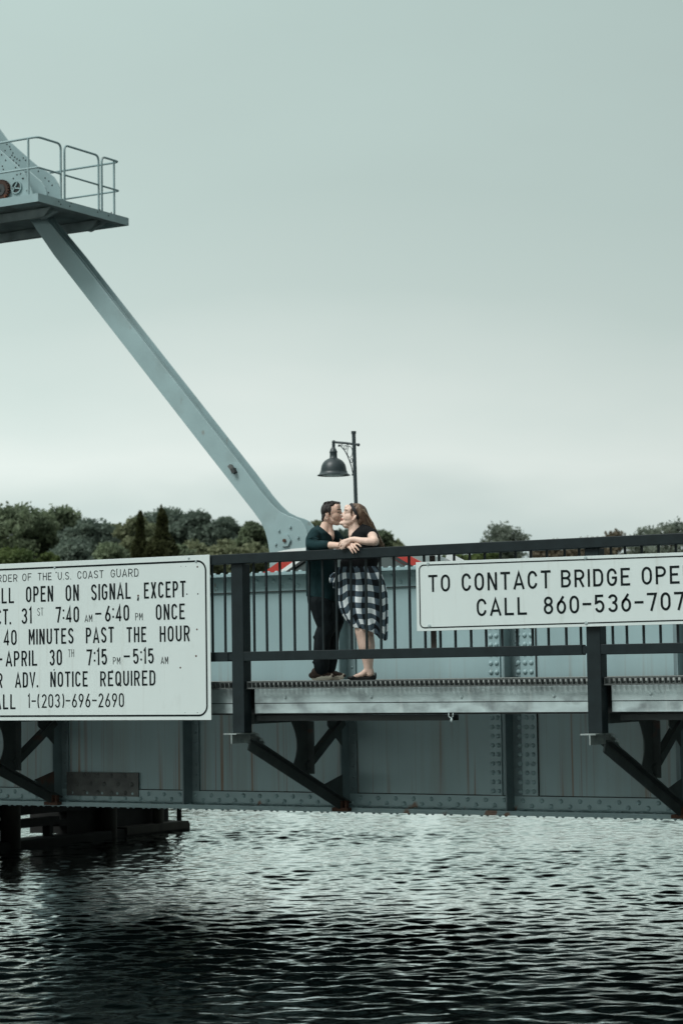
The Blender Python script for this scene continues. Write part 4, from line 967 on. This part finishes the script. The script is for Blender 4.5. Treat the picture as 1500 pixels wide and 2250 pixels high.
class Fig:
    """measures of one figure: pixel-sized distances at its own depth turned into metres"""
    def __init__(s, Z): s.Z = Z; s.k = Z / FPX
    def p(s, x, y, d=0): return at(x, y, s.Z + d * s.k)           # d: how far behind the figure's middle plane, same unit
    def chain(s, mb, pts, n=14):
        P = [s.p(*q[:3]) for q in pts]; R_ = [q[3] * s.k for q in pts]
        for c, r in zip(P, R_): mb.ell(c, r, r, r, n=n, m=8)
        for i in range(len(P) - 1): mb.tube([P[i], P[i + 1]], [R_[i], R_[i + 1]], n)
        return mb
    def ell(s, mb, x, y, d, rx, rd, rz, tilt=0, n=18):
        """rx along the view's horizontal, rd in depth, rz vertical; tilt in degrees, clockwise in the picture"""
        B = Matrix((Rh, Fh, Vector((0, 0, 1)))).transposed(); T_ = Matrix.Rotation(D2R(tilt), 3, 'Y')
        return mb.ell(s.p(x, y, d), rx * s.k, rd * s.k, rz * s.k, B @ T_, n=n, m=12)
    def ring(s, x, y, a, b, d=0, n=28, dy=0, e=1.0):
        out = []
        for i in range(n):
            t = 2 * math.pi * i / n; ct, st = math.cos(t), math.sin(t)
            q = s.p(x, y, d) + Rh * (a * s.k * (abs(ct) ** e) * (1 if ct > 0 else -1)) + Fh * (b * s.k * (abs(st) ** e) * (1 if st > 0 else -1)) + Vector((0, 0, -dy * s.k * ct)); out.append(q)
        return out

# ---------- man
Zm = 22.16
m = Fig(Zm)
gm = onZ(715, 1490, ZD + .003)
man = thing('person', 'man in teal jersey and black trousers leaning on the rail, kissing the woman', 'person', Vector((m.p(712, 1400).x, m.p(712, 1400).y, ZD + .001)))
mb = MB()
m.ell(mb, 726.5, 1122.5, 0, 19.5, 16.5, 18.5); m.ell(mb, 735, 1121, 0, 13, 14.5, 15); m.ell(mb, 735, 1134, 0, 13, 13, 14.5, -8)
m.ell(mb, 740, 1113, 0, 8.5, 12, 9); m.chain(mb, [(717, 1138, -7, 8), (729, 1145, -6.5, 7.5), (740.5, 1149.5, -2, 5.5)]); m.chain(mb, [(717, 1138, 7, 8), (729, 1145, 6.5, 7.5), (740.5, 1149.5, 2, 5.5)])
m.chain(mb, [(744, 1121.5, -8, 3.0), (747.3, 1120.5, -2, 3.0), (747.3, 1120.5, 2, 3.0), (744, 1121.5, 8, 3.0)])
m.chain(mb, [(747.5, 1123, 0, 2.0), (750.5, 1128, 0, 2.2), (753.2, 1132.5, 0, 2.4)], 10); m.ell(mb, 750.5, 1134, -2.3, 2, 1.8, 1.7); m.ell(mb, 750.5, 1134, 2.3, 2, 1.8, 1.7)
m.ell(mb, 733.5, 1133, 0, 14, 15.6, 15.5, -10); m.ell(mb, 737, 1133, -6, 10, 7.5, 9.5); m.ell(mb, 737, 1133, 6, 10, 7.5, 9.5)
m.ell(mb, 748.4, 1139.5, 0, 4.2, 5, 3.2); m.ell(mb, 747, 1144, 0, 4.2, 5, 2.6); m.ell(mb, 743, 1150, 0, 5, 5.5, 4)
m.chain(mb, [(719, 1137, 0, 11.5), (718, 1148, 0, 10.5), (714, 1160, 0, 12), (708, 1176, 0, 18)])
m.chain(mb, [(722, 1146, 0, 9), (722, 1160, 0, 9), (724, 1172, 0, 10.5), (724, 1180, -4, 11)])
m.ell(mb, 702, 1178, 0, 22, 34, 12); m.ell(mb, 702, 1215, 0, 24, 32, 45); m.ell(mb, 704, 1290, 0, 25, 32, 45)
# near ear
m.ell(mb, 718.8, 1134.5, -16.8, 3.8, 2.0, 6.6, -12); m.ell(mb, 716.6, 1131.8, -18.4, 1.9, 1.9, 5.6, -12); m.ell(mb, 718.6, 1140.5, -17.4, 2.3, 1.7, 2.6)
# arms: near arm rests along the rail, far arm goes round the woman
def zr(px, back=0): return (onY(px, 1205, -.0 + back) - CC).dot(CF)
def dm(px, back=0): return (zr(px, back) - Zm) / m.k
m.chain(mb, [(691, 1174, -36, 10), (685, 1197, dm(685, .03), 8.5), (722, 1198, dm(722, .015), 8.4), (740, 1198.7, dm(740, .0), 7.2), (751, 1199.2, dm(751, -.01), 6.3), (760, 1198.6, dm(760, -.01), 6.2)])
m.chain(mb, [(738, 1176, 18, 8), (752, 1192, 14, 7), (790, 1222, 16, 6), (818, 1232, 22, 5.5)])
# hand draped over the rail
def hd(x, y, off=-.062): return (( (onY(x, y, off)) - CC).dot(CF) - Zm) / m.k
B_ = hd(768, 1198, -.02)
m.ell(mb, 769, 1197.5, hd(769, 1197, -.015), 9.0, 4.0, 5.6, 18); m.ell(mb, 775, 1198.5, hd(775, 1198, -.035), 7, 4.0, 5.6, 30)
for fpts in ([(766, 1201, -.045, 2.5), (769.5, 1206.5, -.060, 2.35), (772.5, 1211, -.062, 2.2), (775.3, 1215.3, -.060, 1.95)],
             [(771.5, 1200, -.050, 2.5), (776, 1205.5, -.064, 2.4), (779.5, 1210, -.066, 2.25), (782.2, 1214.2, -.064, 1.95)],
             [(776.5, 1197.5, -.050, 2.5), (781, 1201.5, -.064, 2.35), (784.8, 1205.3, -.064, 2.25), (787.6, 1209, -.062, 1.95)],
             [(780, 1194, -.040, 2.4), (785.5, 1195.5, -.058, 2.25), (789.6, 1198, -.060, 2.1), (792.4, 1201, -.058, 1.85)]):
    m.chain(mb, [(x, y, hd(x, y, o_), r) for x, y, o_, r in fpts], 8)
m.chain(mb, [(762, 1199, hd(762, 1199, -.03), 2.8), (764.5, 1202.5, hd(764, 1202, -.052), 2.4), (767.5, 1204.5, hd(767, 1204, -.058), 2.1)], 8)
# legs inside the trousers
for (h_, k_, a_) in (((702, 1316, -14), (717, 1378, -14), (705, 1470, -13)), ((706, 1316, 14), (737, 1364, 12), (722, 1470, 10))):
    m.chain(mb, [h_ + (19,), k_ + (13,), ((k_[0] + a_[0]) / 2 - 2, 1415, k_[2], 12), a_ + (8,)])
body = fused('body', mb, m_skin, man, .0046, 5)
# hair
mb = MB()
m.ell(mb, 714.8, 1121, 0, 10.4, 17.4, 16.5, 6); m.ell(mb, 723, 1112, 0, 15, 15.6, 8.5, -6); m.ell(mb, 712, 1134, 0, 6, 14.5, 12)
m.chain(mb, [(720, 1106.5, -6, 5), (732, 1105.5, -5, 4.5), (744, 1106, -4, 3.0)]); m.chain(mb, [(720, 1106.5, 6, 5), (732, 1105, 5, 4.8), (744.5, 1105.6, 4, 3.2)]); m.chain(mb, [(733, 1105, 0, 4.6), (745, 1106.6, 0, 2.8)])
m.ell(mb, 723.0, 1119, -14.6, 5.4, 3.0, 8.5); m.ell(mb, 723.0, 1119, 14.6, 5.4, 3.0, 8.5); m.ell(mb, 724.0, 1127, -14.9, 2.0, 2.0, 5)
m.chain(mb, [(710, 1140, -6, 4.5), (709.5, 1146, -3, 2.5)]); m.chain(mb, [(710, 1140, 6, 4.5), (709.5, 1146, 3, 2.5)])
fused('hair', mb, m_hairm, man, .0045, 1)
mb = MB(); rr = random.Random(4)
for i in range(90):
    x = rr.uniform(710, 744); y = 1106.5 - 4 * math.sin((x - 706) / 40 * 3.1) + rr.uniform(0, 2.5); d = rr.uniform(-12, 12)
    mb.tube([m.p(x, y + 2, d), m.p(x + 2, y - 1.2, d), m.p(x + 4.5, y - rr.uniform(1, 3.4), d + rr.uniform(-1, 1))], [.9 * m.k, .7 * m.k, .2 * m.k], 5)
make('hair_tuft', mb, m_hairm, man, 60)
mb = MB(); m.chain(mb, [(740.5, 1119.8, -12.3, .9), (744.3, 1118.6, -10.6, 1.15), (747.8, 1119.2, -7.2, .95)], 8); fe_ = make('eyebrow', mb, m_hairm, body, 180)
mb = MB(); m.chain(mb, [(741.5, 1125.4, -11.8, .55), (744, 1126.2, -10.6, .7), (746.4, 1125.4, -8.6, .55)], 8); make('closed_eye', mb, m_hairm, body, 180)
mb = MB(); m.ell(mb, 750.2, 1140, -1.6, 2.3, 4.4, 1.6); m.ell(mb, 749.0, 1143, -1.6, 2.0, 4.0, 1.3); make('lips', mb, m_lips, body, 180)
# jersey: torso cut along the V neck, then the sleeves
mb = MB()
mb.loft([m.ring(706, 1156, 12, 14), m.ring(704, 1163, 20, 26), m.ring(702.5, 1172, 27, 37), m.ring(702, 1188, 29.5, 38), m.ring(702.5, 1215, 31, 37), m.ring(704.5, 1250, 33, 36), m.ring(705.5, 1285, 33.5, 36), m.ring(705.5, 1314, 33, 36, dy=6), m.ring(705.5, 1317, 31, 34, dy=6)])
m.chain(mb, [(690, 1175, -35, 13.5), (684.5, 1186, -46, 13.5), (683.5, 1197, dm(684, .03), 12.6), (703, 1198, dm(703, .02), 11.2), (719.5, 1198, dm(720, .015), 10)])
m.chain(mb, [(702, 1170, 0, 17), (692, 1171, 30, 13)])
P0, P1 = m.p(704, 1158.5), m.p(735.5, 1185.5); no = (P1 - P0).cross(Fh).normalized()
if no.z < 0: no = -no
jersey = fused('jersey', mb, m_shirt, man, .0065, 5, cut=(P0, no))
mb = MB(); m.chain(mb, [(728, 1178, 22, 13), (737, 1176, 21, 11.5), (750, 1190, 17, 9.5), (768, 1206, 17, 8), (792, 1224, 18, 7.5)]); fused('far_sleeve', mb, m_shirt, man, .0065, 4)
# folds of the near sleeve
mb = MB()
for pts in ([(676, 1184), (688, 1180), (700, 1184)], [(673, 1191), (686, 1188), (702, 1189)], [(702, 1200), (708, 1192), (716, 1188.5)]):
    m.chain(mb, [(x, y, dm(x, .03) - 9.5, 1.3) for x, y in pts], 8)
fused('sleeve_fold', mb, m_shirt, jersey, .004, 3)
# trousers
mb = MB()
mb.loft([m.ring(705, 1300, 31, 33), m.ring(704.5, 1320, 29.5, 33), m.ring(706, 1336, 27.5, 31)])
m.chain(mb, [(704, 1322, -13, 26), (711, 1350, -14, 24.5), (718, 1378, -14, 20.5), (709, 1396, -14, 19), (706.5, 1425, -14, 18.2), (706, 1452, -14, 18), (706.5, 1468, -14, 17)])
m.chain(mb, [(710, 1322, 13, 26), (727, 1346, 12, 22.5), (738, 1362, 12, 18.8), (732, 1388, 11, 15), (728, 1420, 10, 14.5), (727, 1450, 10, 14.8), (724, 1467, 10, 14)])
mb.ell(m.p(694, 1400, -14), 6 * m.k, 9 * m.k, 5 * m.k); mb.ell(m.p(695, 1455, -14), 9 * m.k, 12 * m.k, 4.5 * m.k); mb.ell(m.p(697, 1446, -14), 9 * m.k, 12 * m.k, 4 * m.k)
fused('trousers', mb, m_trous, man, .0075, 4)
# shoes: soles stand on the grating
def shoe(fig, heel, toe, d, parent, up, so, wid=9.5):
    y0 = 1484
    a = fig.p(heel, y0, d); b = fig.p(toe, y0, d); a.z = b.z = 0; ax = (b - a); L_ = ax.length; ax.normalize(); sd_ = Vector((-ax.y, ax.x, 0))
    n = 14; rows = []
    for (z, g) in ((0, .92), (.012, 1.0), (.036, 1.03), (.046, .93)):
        rr = []
        for i in range(n * 2):
            t = 2 * math.pi * i / (n * 2); c, s_ = math.cos(t), math.sin(t)
            w = wid * fig.k * (.80 + .20 * c)
            lift = (.012 * max(0, c) ** 3 + .010 * max(0, -c) ** 4) * (1 if z < .02 else 1.7)
            rr.append(a + ax * (L_ / 2 + L_ / 2 * g * (abs(c) ** .8) * (1 if c > 0 else -1)) + sd_ * (w * g * s_) + Vector((0, 0, ZD + .001 + z + lift)))
        rows.append(rr)
    s1 = MB(); s1.loft(rows); so_ = make('sole', s1, so, None, 50)
    s2 = MB(); h = [(.03, 8.5, .036), (.16, 10.5, .072), (.35, 10.5, .062), (.6, 10, .042), (.8, 9, .030), (.93, 6.5, .018)]
    for t, w, z in h: s2.ell(a + ax * (L_ * (.06 + t * .88)) + Vector((0, 0, ZD + .036 + z * .45)), .045, w * fig.k * .86, z * .75 + .006, Matrix((ax, sd_, Vector((0, 0, 1)))).transposed(), n=14, m=10)
    sh_ = fused('shoe', s2, up, parent, .006, 3)
    off = root_loc(parent)
    for v in so_.data.vertices: v.co -= off
    so_.parent = sh_
    return sh_
shoe(m, 683.5, 731, -14, man, m_shoe, m_sole); shoe(m, 708, 756, 9, man, m_shoe, m_sole)

# ---------- woman
Zw = 22.0
w = Fig(Zw)
woman = thing('person', 'woman with long brown hair, black top and chequered skirt, her arm along the rail', 'person', Vector((w.p(798, 1400).x, w.p(798, 1400).y, ZD + .001)))
def dw(px, back=0): return (zr(px, back) - Zw) / w.k
mb = MB()
w.ell(mb, 777.5, 1124.5, 0, 18.5, 16, 18); w.ell(mb, 767, 1122, 0, 10.5, 14, 12); w.ell(mb, 767, 1135, 0, 14.5, 13.5, 13, 20)
w.ell(mb, 763, 1115, 0, 6.5, 10, 6.5)
w.chain(mb, [(778, 1141, -5.5, 9), (767, 1146, -5, 9), (755, 1150, -1.5, 6)]); w.chain(mb, [(778, 1141, 6.5, 9), (767, 1146.5, 6, 9), (755, 1150, 2, 6)])
w.chain(mb, [(758.3, 1123, 0, 2.0), (754.5, 1127.5, 0, 2.0), (751.5, 1131.3, 0, 2.2)], 10); w.ell(mb, 754, 1133.3, -2.2, 2, 1.7, 1.5); w.ell(mb, 754, 1133.3, 2.2, 2, 1.7, 1.5)
w.chain(mb, [(760, 1119.5, -8, 2.4), (758.4, 1119.2, 0, 2.4), (760, 1119.5, 8, 2.4)])
w.ell(mb, 768, 1137, 0, 14.5, 15.6, 14.5, 15); w.ell(mb, 764.5, 1136, -6, 10.5, 8.5, 11); w.ell(mb, 764.5, 1136, 6, 10.5, 8.5, 11)
w.ell(mb, 753.8, 1139.5, 0, 4.2, 4.8, 2.8); w.ell(mb, 753, 1143.5, 0, 4.0, 4.8, 2.6); w.ell(mb, 750.5, 1149.8, 0, 5.4, 6, 4.6); w.ell(mb, 760, 1155, 0, 8, 9, 6, 18)
w.chain(mb, [(779, 1140, 0, 12), (780, 1152, 0, 12.5), (783, 1166, 0, 14), (788, 1180, 0, 20)])
w.chain(mb, [(770, 1150, 0, 9), (775, 1164, 0, 10), (777, 1176, -3, 12)])
w.ell(mb, 795, 1178, 0, 24, 32, 12); w.ell(mb, 792, 1215, 0, 30, 32, 40); w.ell(mb, 792, 1290, 0, 32, 36, 45)
w.ell(mb, 778.5, 1138, -16.8, 3.3, 2.0, 6.2, 24); w.ell(mb, 781.0, 1135.2, -18.4, 1.8, 1.7, 5.2, 24); w.ell(mb, 776.2, 1142.6, -17, 2.0, 1.5, 2.2)
w.chain(mb, [(817, 1176, -34, 11), (820, 1186, dw(820, .05), 10.5), (822, 1189.5, dw(822, .03), 10.5), (808, 1190, dw(808, -.0), 9), (794, 1188.5, dw(794, -.02), 7.6), (779, 1185, dw(779, -.03), 6.2), (770, 1185.8, dw(770, -.03), 5.9)])
w.chain(mb, [(800, 1180, 34, 10), (770, 1200, 40, 8), (735, 1215, 30, 7)])
HD = lambda x, y, o: ((onY(x, y, o) - CC).dot(CF) - Zw) / w.k
w.ell(mb, 763, 1188.5, HD(763, 1188, -.055), 8, 3.8, 5.6, -22)
for fp_ in ([(757, 1186.5, -.062, 2.4), (749.5, 1189.5, -.066, 2.2), (745, 1194, -.066, 2.1), (743.5, 1199, -.060, 1.8)],
            [(757, 1190, -.066, 2.4), (751, 1194, -.072, 2.3), (747.5, 1199.5, -.070, 2.1), (747, 1205, -.064, 1.85)],
            [(759, 1192, -.066, 2.4), (754.5, 1196.5, -.072, 2.3), (752, 1202, -.070, 2.1), (750.8, 1207, -.064, 1.85)],
            [(762, 1193.5, -.064, 2.3), (758.5, 1197.5, -.070, 2.2), (756.2, 1202, -.068, 2.0), (754.5, 1205.8, -.062, 1.8)]):
    w.chain(mb, [(x, y, HD(x, y, o_), r) for x, y, o_, r in fp_], 8)
w.chain(mb, [(768, 1190, HD(768, 1190, -.05), 2.7), (763, 1196.5, HD(763, 1196, -.055), 2.3), (760, 1200.5, HD(760, 1200, -.05), 2.0)], 8)
w.chain(mb, [(800, 1330, -12, 24), (797, 1386, -12, 17.8), (799, 1400, -12, 16.2), (803, 1420, -12, 16.5), (805.5, 1440, -12, 13.2), (807, 1458, -12, 9.6), (808, 1470, -12, 8.4), (812, 1480, -12, 8)])
w.chain(mb, [(808, 1472, -12, 7.5), (795, 1482, -12, 6.2), (780, 1487, -12, 4.6)])
w.chain(mb, [(806, 1330, 12, 24), (803, 1386, 12, 17), (808, 1420, 12, 16), (810, 1450, 12, 10.5), (811, 1468, 12, 8), (815, 1480, 12, 7.5)])
w.chain(mb, [(811, 1472, 12, 7.5), (800, 1482, 12, 6), (786, 1486, 12, 4.6)])
wb = fused('body', mb, m_skin2, woman, .0046, 5)
mb = MB(); w.chain(mb, [(755.5, 1126.8, -11, .5), (758, 1127.6, -11.8, .7), (760.8, 1127, -12.4, .5)], 8); make('closed_eye', mb, m_hairw, wb, 180)
mb = MB(); w.chain(mb, [(755.5, 1120.8, -9.5, .6), (759, 1119.8, -11.5, .75), (763, 1120.8, -12.8, .6)], 8); make('eyebrow', mb, m_hairw, wb, 180)
mb = MB(); w.ell(mb, 751.6, 1140, -1.5, 2.1, 4.2, 1.4); w.ell(mb, 751.4, 1142.6, -1.5, 2.0, 4.0, 1.3); make('lips', mb, m_lips, wb, 180)
mb = MB(); p_ = w.p(752.2, 1197.5, HD(752, 1197, -.072)); mb.lathe([(2.55 * w.k, -.0012), (2.75 * w.k, 0), (2.55 * w.k, .0012)], p_, 16, Vector((.3, 0, -.95)).normalized()); make('ring', mb, m_rim, wb, 180)
# hair
mb = MB()
w.ell(mb, 785, 1122, 0, 15.5, 17.8, 16.5, 20); w.ell(mb, 779, 1113, 0, 9.5, 14.5, 7.5, 15); w.ell(mb, 772.5, 1123, -13.6, 4.2, 2.6, 7.5, 8); w.ell(mb, 772.5, 1123, 13.6, 4.2, 2.6, 7.5, 8); w.ell(mb, 771.5, 1131, -14.8, 1.6, 1.5, 4.5, -8)
w.chain(mb, [(789, 1126, 0, 18), (795, 1138, 1, 16.5), (802, 1150, 4, 15.5), (810, 1163, 8, 13), (820, 1174, 10, 11), (830, 1186, 11, 8.5), (837, 1197, 11, 6)])
w.ell(mb, 791, 1144, -6, 7.5, 9, 12, 10)
whair = fused('hair', mb, m_hairw, woman, .0055, 2)
mb = MB(); mb2 = MB(); rr = random.Random(9)
for i in range(260):
    a = rr.uniform(-1.25, 1.0); d = math.sin(a * 1.1) * 15; e = rr.uniform(-1, 1)
    q = [(780 + e * 3, 1107 + abs(d) * .25, d * .75), (795 + e * 3.5 + rr.uniform(0, 2.5), 1114 + abs(d) * .35, d), (806 + e * 4, 1130 + e * 2, d * .95 + 1), (815 + e * 5, 1148, d * .8 + 4), (823 + e * 5, 1166, d * .6 + 7), (833 + e * 4, 1184, d * .5 + 9), (841 + e * 5, 1198 + rr.uniform(-3, 4), d * .4 + 9)]
    wv = rr.uniform(0, 6.28); q = [(x - 1.8 + 1.5 * math.sin(wv + k_ * 1.9) * min(1, k_ / 2), y + 1.2, dd) for k_, (x, y, dd) in enumerate(q)]
    t = mb2 if rr.random() < .28 else mb
    t.tube([w.p(*c) for c in q], [.5 * w.k, 1.0 * w.k, 1.05 * w.k, 1.05 * w.k, 1.0 * w.k, .8 * w.k, .25 * w.k], 5)
make('hair_strands', mb, m_hairw, whair, 60); make('blond_strands', mb2, m_blond, whair, 60)
# headband over the crown of the head, down behind the ear
mb = MB(); rings = []
v = (w.p(790.5, 1147) - w.p(770.5, 1107)); c = w.p(780.5, 1127); vl = v.length / 2; v.normalize(); nrm = v.cross(Fh).normalized()
for k in range(41):
    t = 2 * math.pi * k / 40; q = v * (math.cos(t) * (vl + .4 * w.k)) + Fh * (math.sin(t) * 18.4 * w.k); o_ = q.normalized()
    hw_ = 3.2 * w.k; th_ = .9 * w.k
    rings.append([c + q + nrm * hw_ - o_ * th_, c + q + nrm * hw_ + o_ * th_, c + q - nrm * hw_ + o_ * th_, c + q - nrm * hw_ - o_ * th_])
mb.loft(rings, cap=False); make('headband', mb, m_band, woman, 50)
# top
mb = MB()
mb.loft([w.ring(795, 1152, 9, 12), w.ring(797.5, 1160, 20, 26), w.ring(800, 1170, 28, 35), w.ring(798, 1186, 33, 37), w.ring(794, 1212, 39, 37), w.ring(789.5, 1234, 42.5, 37), w.ring(787, 1248, 40, 37), w.ring(787, 1253, 38, 35)])
w.chain(mb, [(806, 1169, -28, 13), (817, 1174, -36, 13.2), (818.5, 1178, -42, 13)]); w.chain(mb, [(800, 1170, 26, 12), (795, 1178, 36, 12)])
P0, P1 = w.p(792.5, 1155), w.p(763, 1182); no = (P1 - P0).cross(Fh).normalized()
if no.z < 0: no = -no
fused('top', mb, m_tee, woman, .0065, 5, cut=(P0, no))
# skirt: a gathered cloth with real folds and woven checks laid along the cloth
m_check = bpy.data.materials.new('gingham'); m_check.use_nodes = True; nt = m_check.node_tree; b = nt.nodes['Principled BSDF']; b.inputs['Roughness'].default_value = .85; b.inputs['Specular IOR Level'].default_value = .2
uvn = nt.nodes.new('ShaderNodeUVMap'); sp_ = nt.nodes.new('ShaderNodeSeparateXYZ'); nt.links.new(uvn.outputs[0], sp_.inputs[0])
st_ = []
for ax in ('X', 'Y'):
    f_ = nt.nodes.new('ShaderNodeMath'); f_.operation = 'FRACT'; nt.links.new(sp_.outputs[ax], f_.inputs[0])
    g_ = nt.nodes.new('ShaderNodeMath'); g_.operation = 'GREATER_THAN'; g_.inputs[1].default_value = .5; nt.links.new(f_.outputs[0], g_.inputs[0]); st_.append(g_)
ad = nt.nodes.new('ShaderNodeMath'); ad.operation = 'MULTIPLY_ADD'; nt.links.new(st_[0].outputs[0], ad.inputs[0]); ad.inputs[1].default_value = .5
hf = nt.nodes.new('ShaderNodeMath'); hf.operation = 'MULTIPLY'; nt.links.new(st_[1].outputs[0], hf.inputs[0]); hf.inputs[1].default_value = .5; nt.links.new(hf.outputs[0], ad.inputs[2])
rp = nt.nodes.new('ShaderNodeValToRGB'); rp.color_ramp.interpolation = 'CONSTANT'; nt.links.new(ad.outputs[0], rp.inputs[0])
rp.color_ramp.elements[0].color = (.008, .011, .014, 1); e_ = rp.color_ramp.elements.new(.3); e_.color = (.085, .12, .15, 1); rp.color_ramp.elements[-1].position = .8; rp.color_ramp.elements[-1].color = (.88, .93, .95, 1)
nt.links.new(rp.outputs[0], b.inputs['Base Color'])
def skirt():
    prof = [(1246, 742, 829, 36, 0), (1250, 741.5, 831, 37, 0), (1256, 741, 835, 38, 0), (1268, 741, 840, 40, 0), (1282, 742, 846, 42, 0), (1300, 742.5, 850, 43, 0), (1318, 743, 851.5, 44, 0), (1335, 747, 851.5, 44, 0), (1350, 753, 851, 43, 1), (1364, 761, 850, 42, 3), (1376, 768, 849, 42, 6), (1386, 773, 848, 41, 9)]
    n = 144; V = []; UV = []; nr = 56
    for j in range(nr + 1):
        t = j / nr; f_ = t * (len(prof) - 1); k = min(int(f_), len(prof) - 2); q = f_ - k
        y, l, r, bb, dy = [prof[k][i] * (1 - q) + prof[k + 1][i] * q for i in range(5)]
        for i in range(n + 1):
            a = 2 * math.pi * i / n; amp = (.5 + 3.8 * t)
            fold = amp * (.55 * math.sin(9 * a + 2.2 * math.sin(2 * a) - 3.0 * t) + .35 * math.sin(15 * a + 1.3 + 4 * t) + .5 * math.sin(5 * a - 4.2 * t + .6))
            fold += 1.1 * math.exp(-((t - .04) / .05) ** 2) * math.sin(30 * a)
            # the wrap: one long diagonal crease from the bow down to the hem
            da = ((a - (3.9 + 1.5 * t) + math.pi) % (2 * math.pi)) - math.pi
            fold += 3.4 * math.exp(-(da / .13) ** 2) * math.sin(math.pi * min(1, t * 1.4)) - 2.6 * math.exp(-((da - .26) / .16) ** 2) * math.sin(math.pi * min(1, t * 1.4))
            # drooping corner at the back
            sag = 15 * max(0, t - .55) / .45 * max(0, math.cos(a + .55)) ** 4
            ra = (r - l) / 2 + fold * .55; rb = bb + fold
            p = w.p((l + r) / 2, y + sag, 0) + Rh * (ra * w.k * math.cos(a)) + Fh * (rb * w.k * math.sin(a)) + Vector((0, 0, -dy * w.k * math.cos(a)))
            V.append(tuple(p - Vector(woman.location)))
            u_ = a * 12 / (2 * math.pi); v_ = (y + sag - 1246) / 28.0
            # cloth left of the crease hangs on the bias
            bias = 1 / (1 + math.exp(-da * 9)) if abs(da) < 2 else (1 if da > 0 else 0)
            uu = u_ + .45 * t * (1 - bias) + .12 * math.sin(5 * a + 3 * t) ; vv = v_ + (1 - bias) * .75 * (a - 3.9) * t + .16 * math.sin(7 * a - 4 * t) * t
            UV.append((uu, vv))
    F = [(j * (n + 1) + i, j * (n + 1) + i + 1, (j + 1) * (n + 1) + i + 1, (j + 1) * (n + 1) + i) for j in range(nr) for i in range(n)]
    me = bpy.data.meshes.new('skirt'); me.from_pydata(V, [], F); me.materials.append(m_check); ul = me.uv_layers.new(name='UVMap')
    for lp_ in me.loops: ul.data[lp_.index].uv = UV[lp_.vertex_index]
    me.shade_smooth(); o = bpy.data.objects.new('skirt', me); COL.objects.link(o); o.parent = woman
    s_ = o.modifiers.new('thick', 'SOLIDIFY'); s_.thickness = .003; return o
sk = skirt()
# tied ends of the waist band
def cloth_strip(name, pts, widths, parent, uvs=(.9, 1.0)):
    V = []; UV = []; F = []
    for k, ((x, y, d), wd) in enumerate(zip(pts, widths)):
        for i in range(7):
            s_ = i / 6 - .5; V.append(tuple(w.p(x + s_ * wd, y + 1.0 * math.sin(s_ * 9 + k), d + 1.6 * math.sin(s_ * 7 + k * .8)) - Vector(woman.location))); UV.append((s_ * wd / 20 + .1, y / 20))
    for k in range(len(pts) - 1):
        for i in range(6): F.append((k * 7 + i, k * 7 + i + 1, (k + 1) * 7 + i + 1, (k + 1) * 7 + i))
    me = bpy.data.meshes.new(name); me.from_pydata(V, [], F); me.materials.append(m_check); ul = me.uv_layers.new(name='UVMap')
    for lp_ in me.loops: ul.data[lp_.index].uv = UV[lp_.vertex_index]
    me.shade_smooth(); o = bpy.data.objects.new(name, me); COL.objects.link(o); o.parent = parent; o.modifiers.new('thick', 'SOLIDIFY').thickness = .004
cloth_strip('waist_tie', [(741, 1258, -38), (735, 1260, -41), (730, 1265, -43), (727.5, 1274, -43), (727, 1282, -42)], [5, 9, 11, 9, 6], sk)
cloth_strip('waist_tie', [(741, 1260, -39), (738, 1270, -42), (735, 1281, -43), (733.5, 1293, -42)], [5, 8, 8, 4], sk)
# flat shoes
def flat(d):
    y0 = 1486; a = w.p(826, y0, d); b_ = w.p(767.5, y0, d); a.z = b_.z = 0; ax = b_ - a; L_ = ax.length; ax.normalize(); sd_ = Vector((-ax.y, ax.x, 0)); rows = []
    for z, g in ((0, .97), (.014, 1.0), (.030, .99)):
        rr_ = []
        for i in range(32):
            t = 2 * math.pi * i / 32; c, s_ = math.cos(t), math.sin(t)
            hz = z * (1 + .55 * max(0, -c) ** 3) - (z * .35 if abs(c) < .5 else 0)
            rr_.append(a + ax * (L_ / 2 + L_ / 2 * g * (abs(c) ** .75) * (1 if c > 0 else -1)) + sd_ * (9 * w.k * (.82 + .12 * c) * g * s_) + Vector((0, 0, ZD + .001 + hz)))
        rows.append(rr_)
    s1 = MB(); s1.loft(rows, cap=True); s1.ell(a + ax * (L_ * .90) + Vector((0, 0, ZD + .022)), .045, 7.6 * w.k, .020, Matrix((ax, sd_, Vector((0, 0, 1)))).transposed())
    s1.ell(a + ax * (L_ * .02) + Vector((0, 0, ZD + .04)), .010, 6 * w.k, .034, Matrix((ax, sd_, Vector((0, 0, 1)))).transposed())
    make('shoe', s1, m_flat, woman, 50)
flat(-12); flat(12)
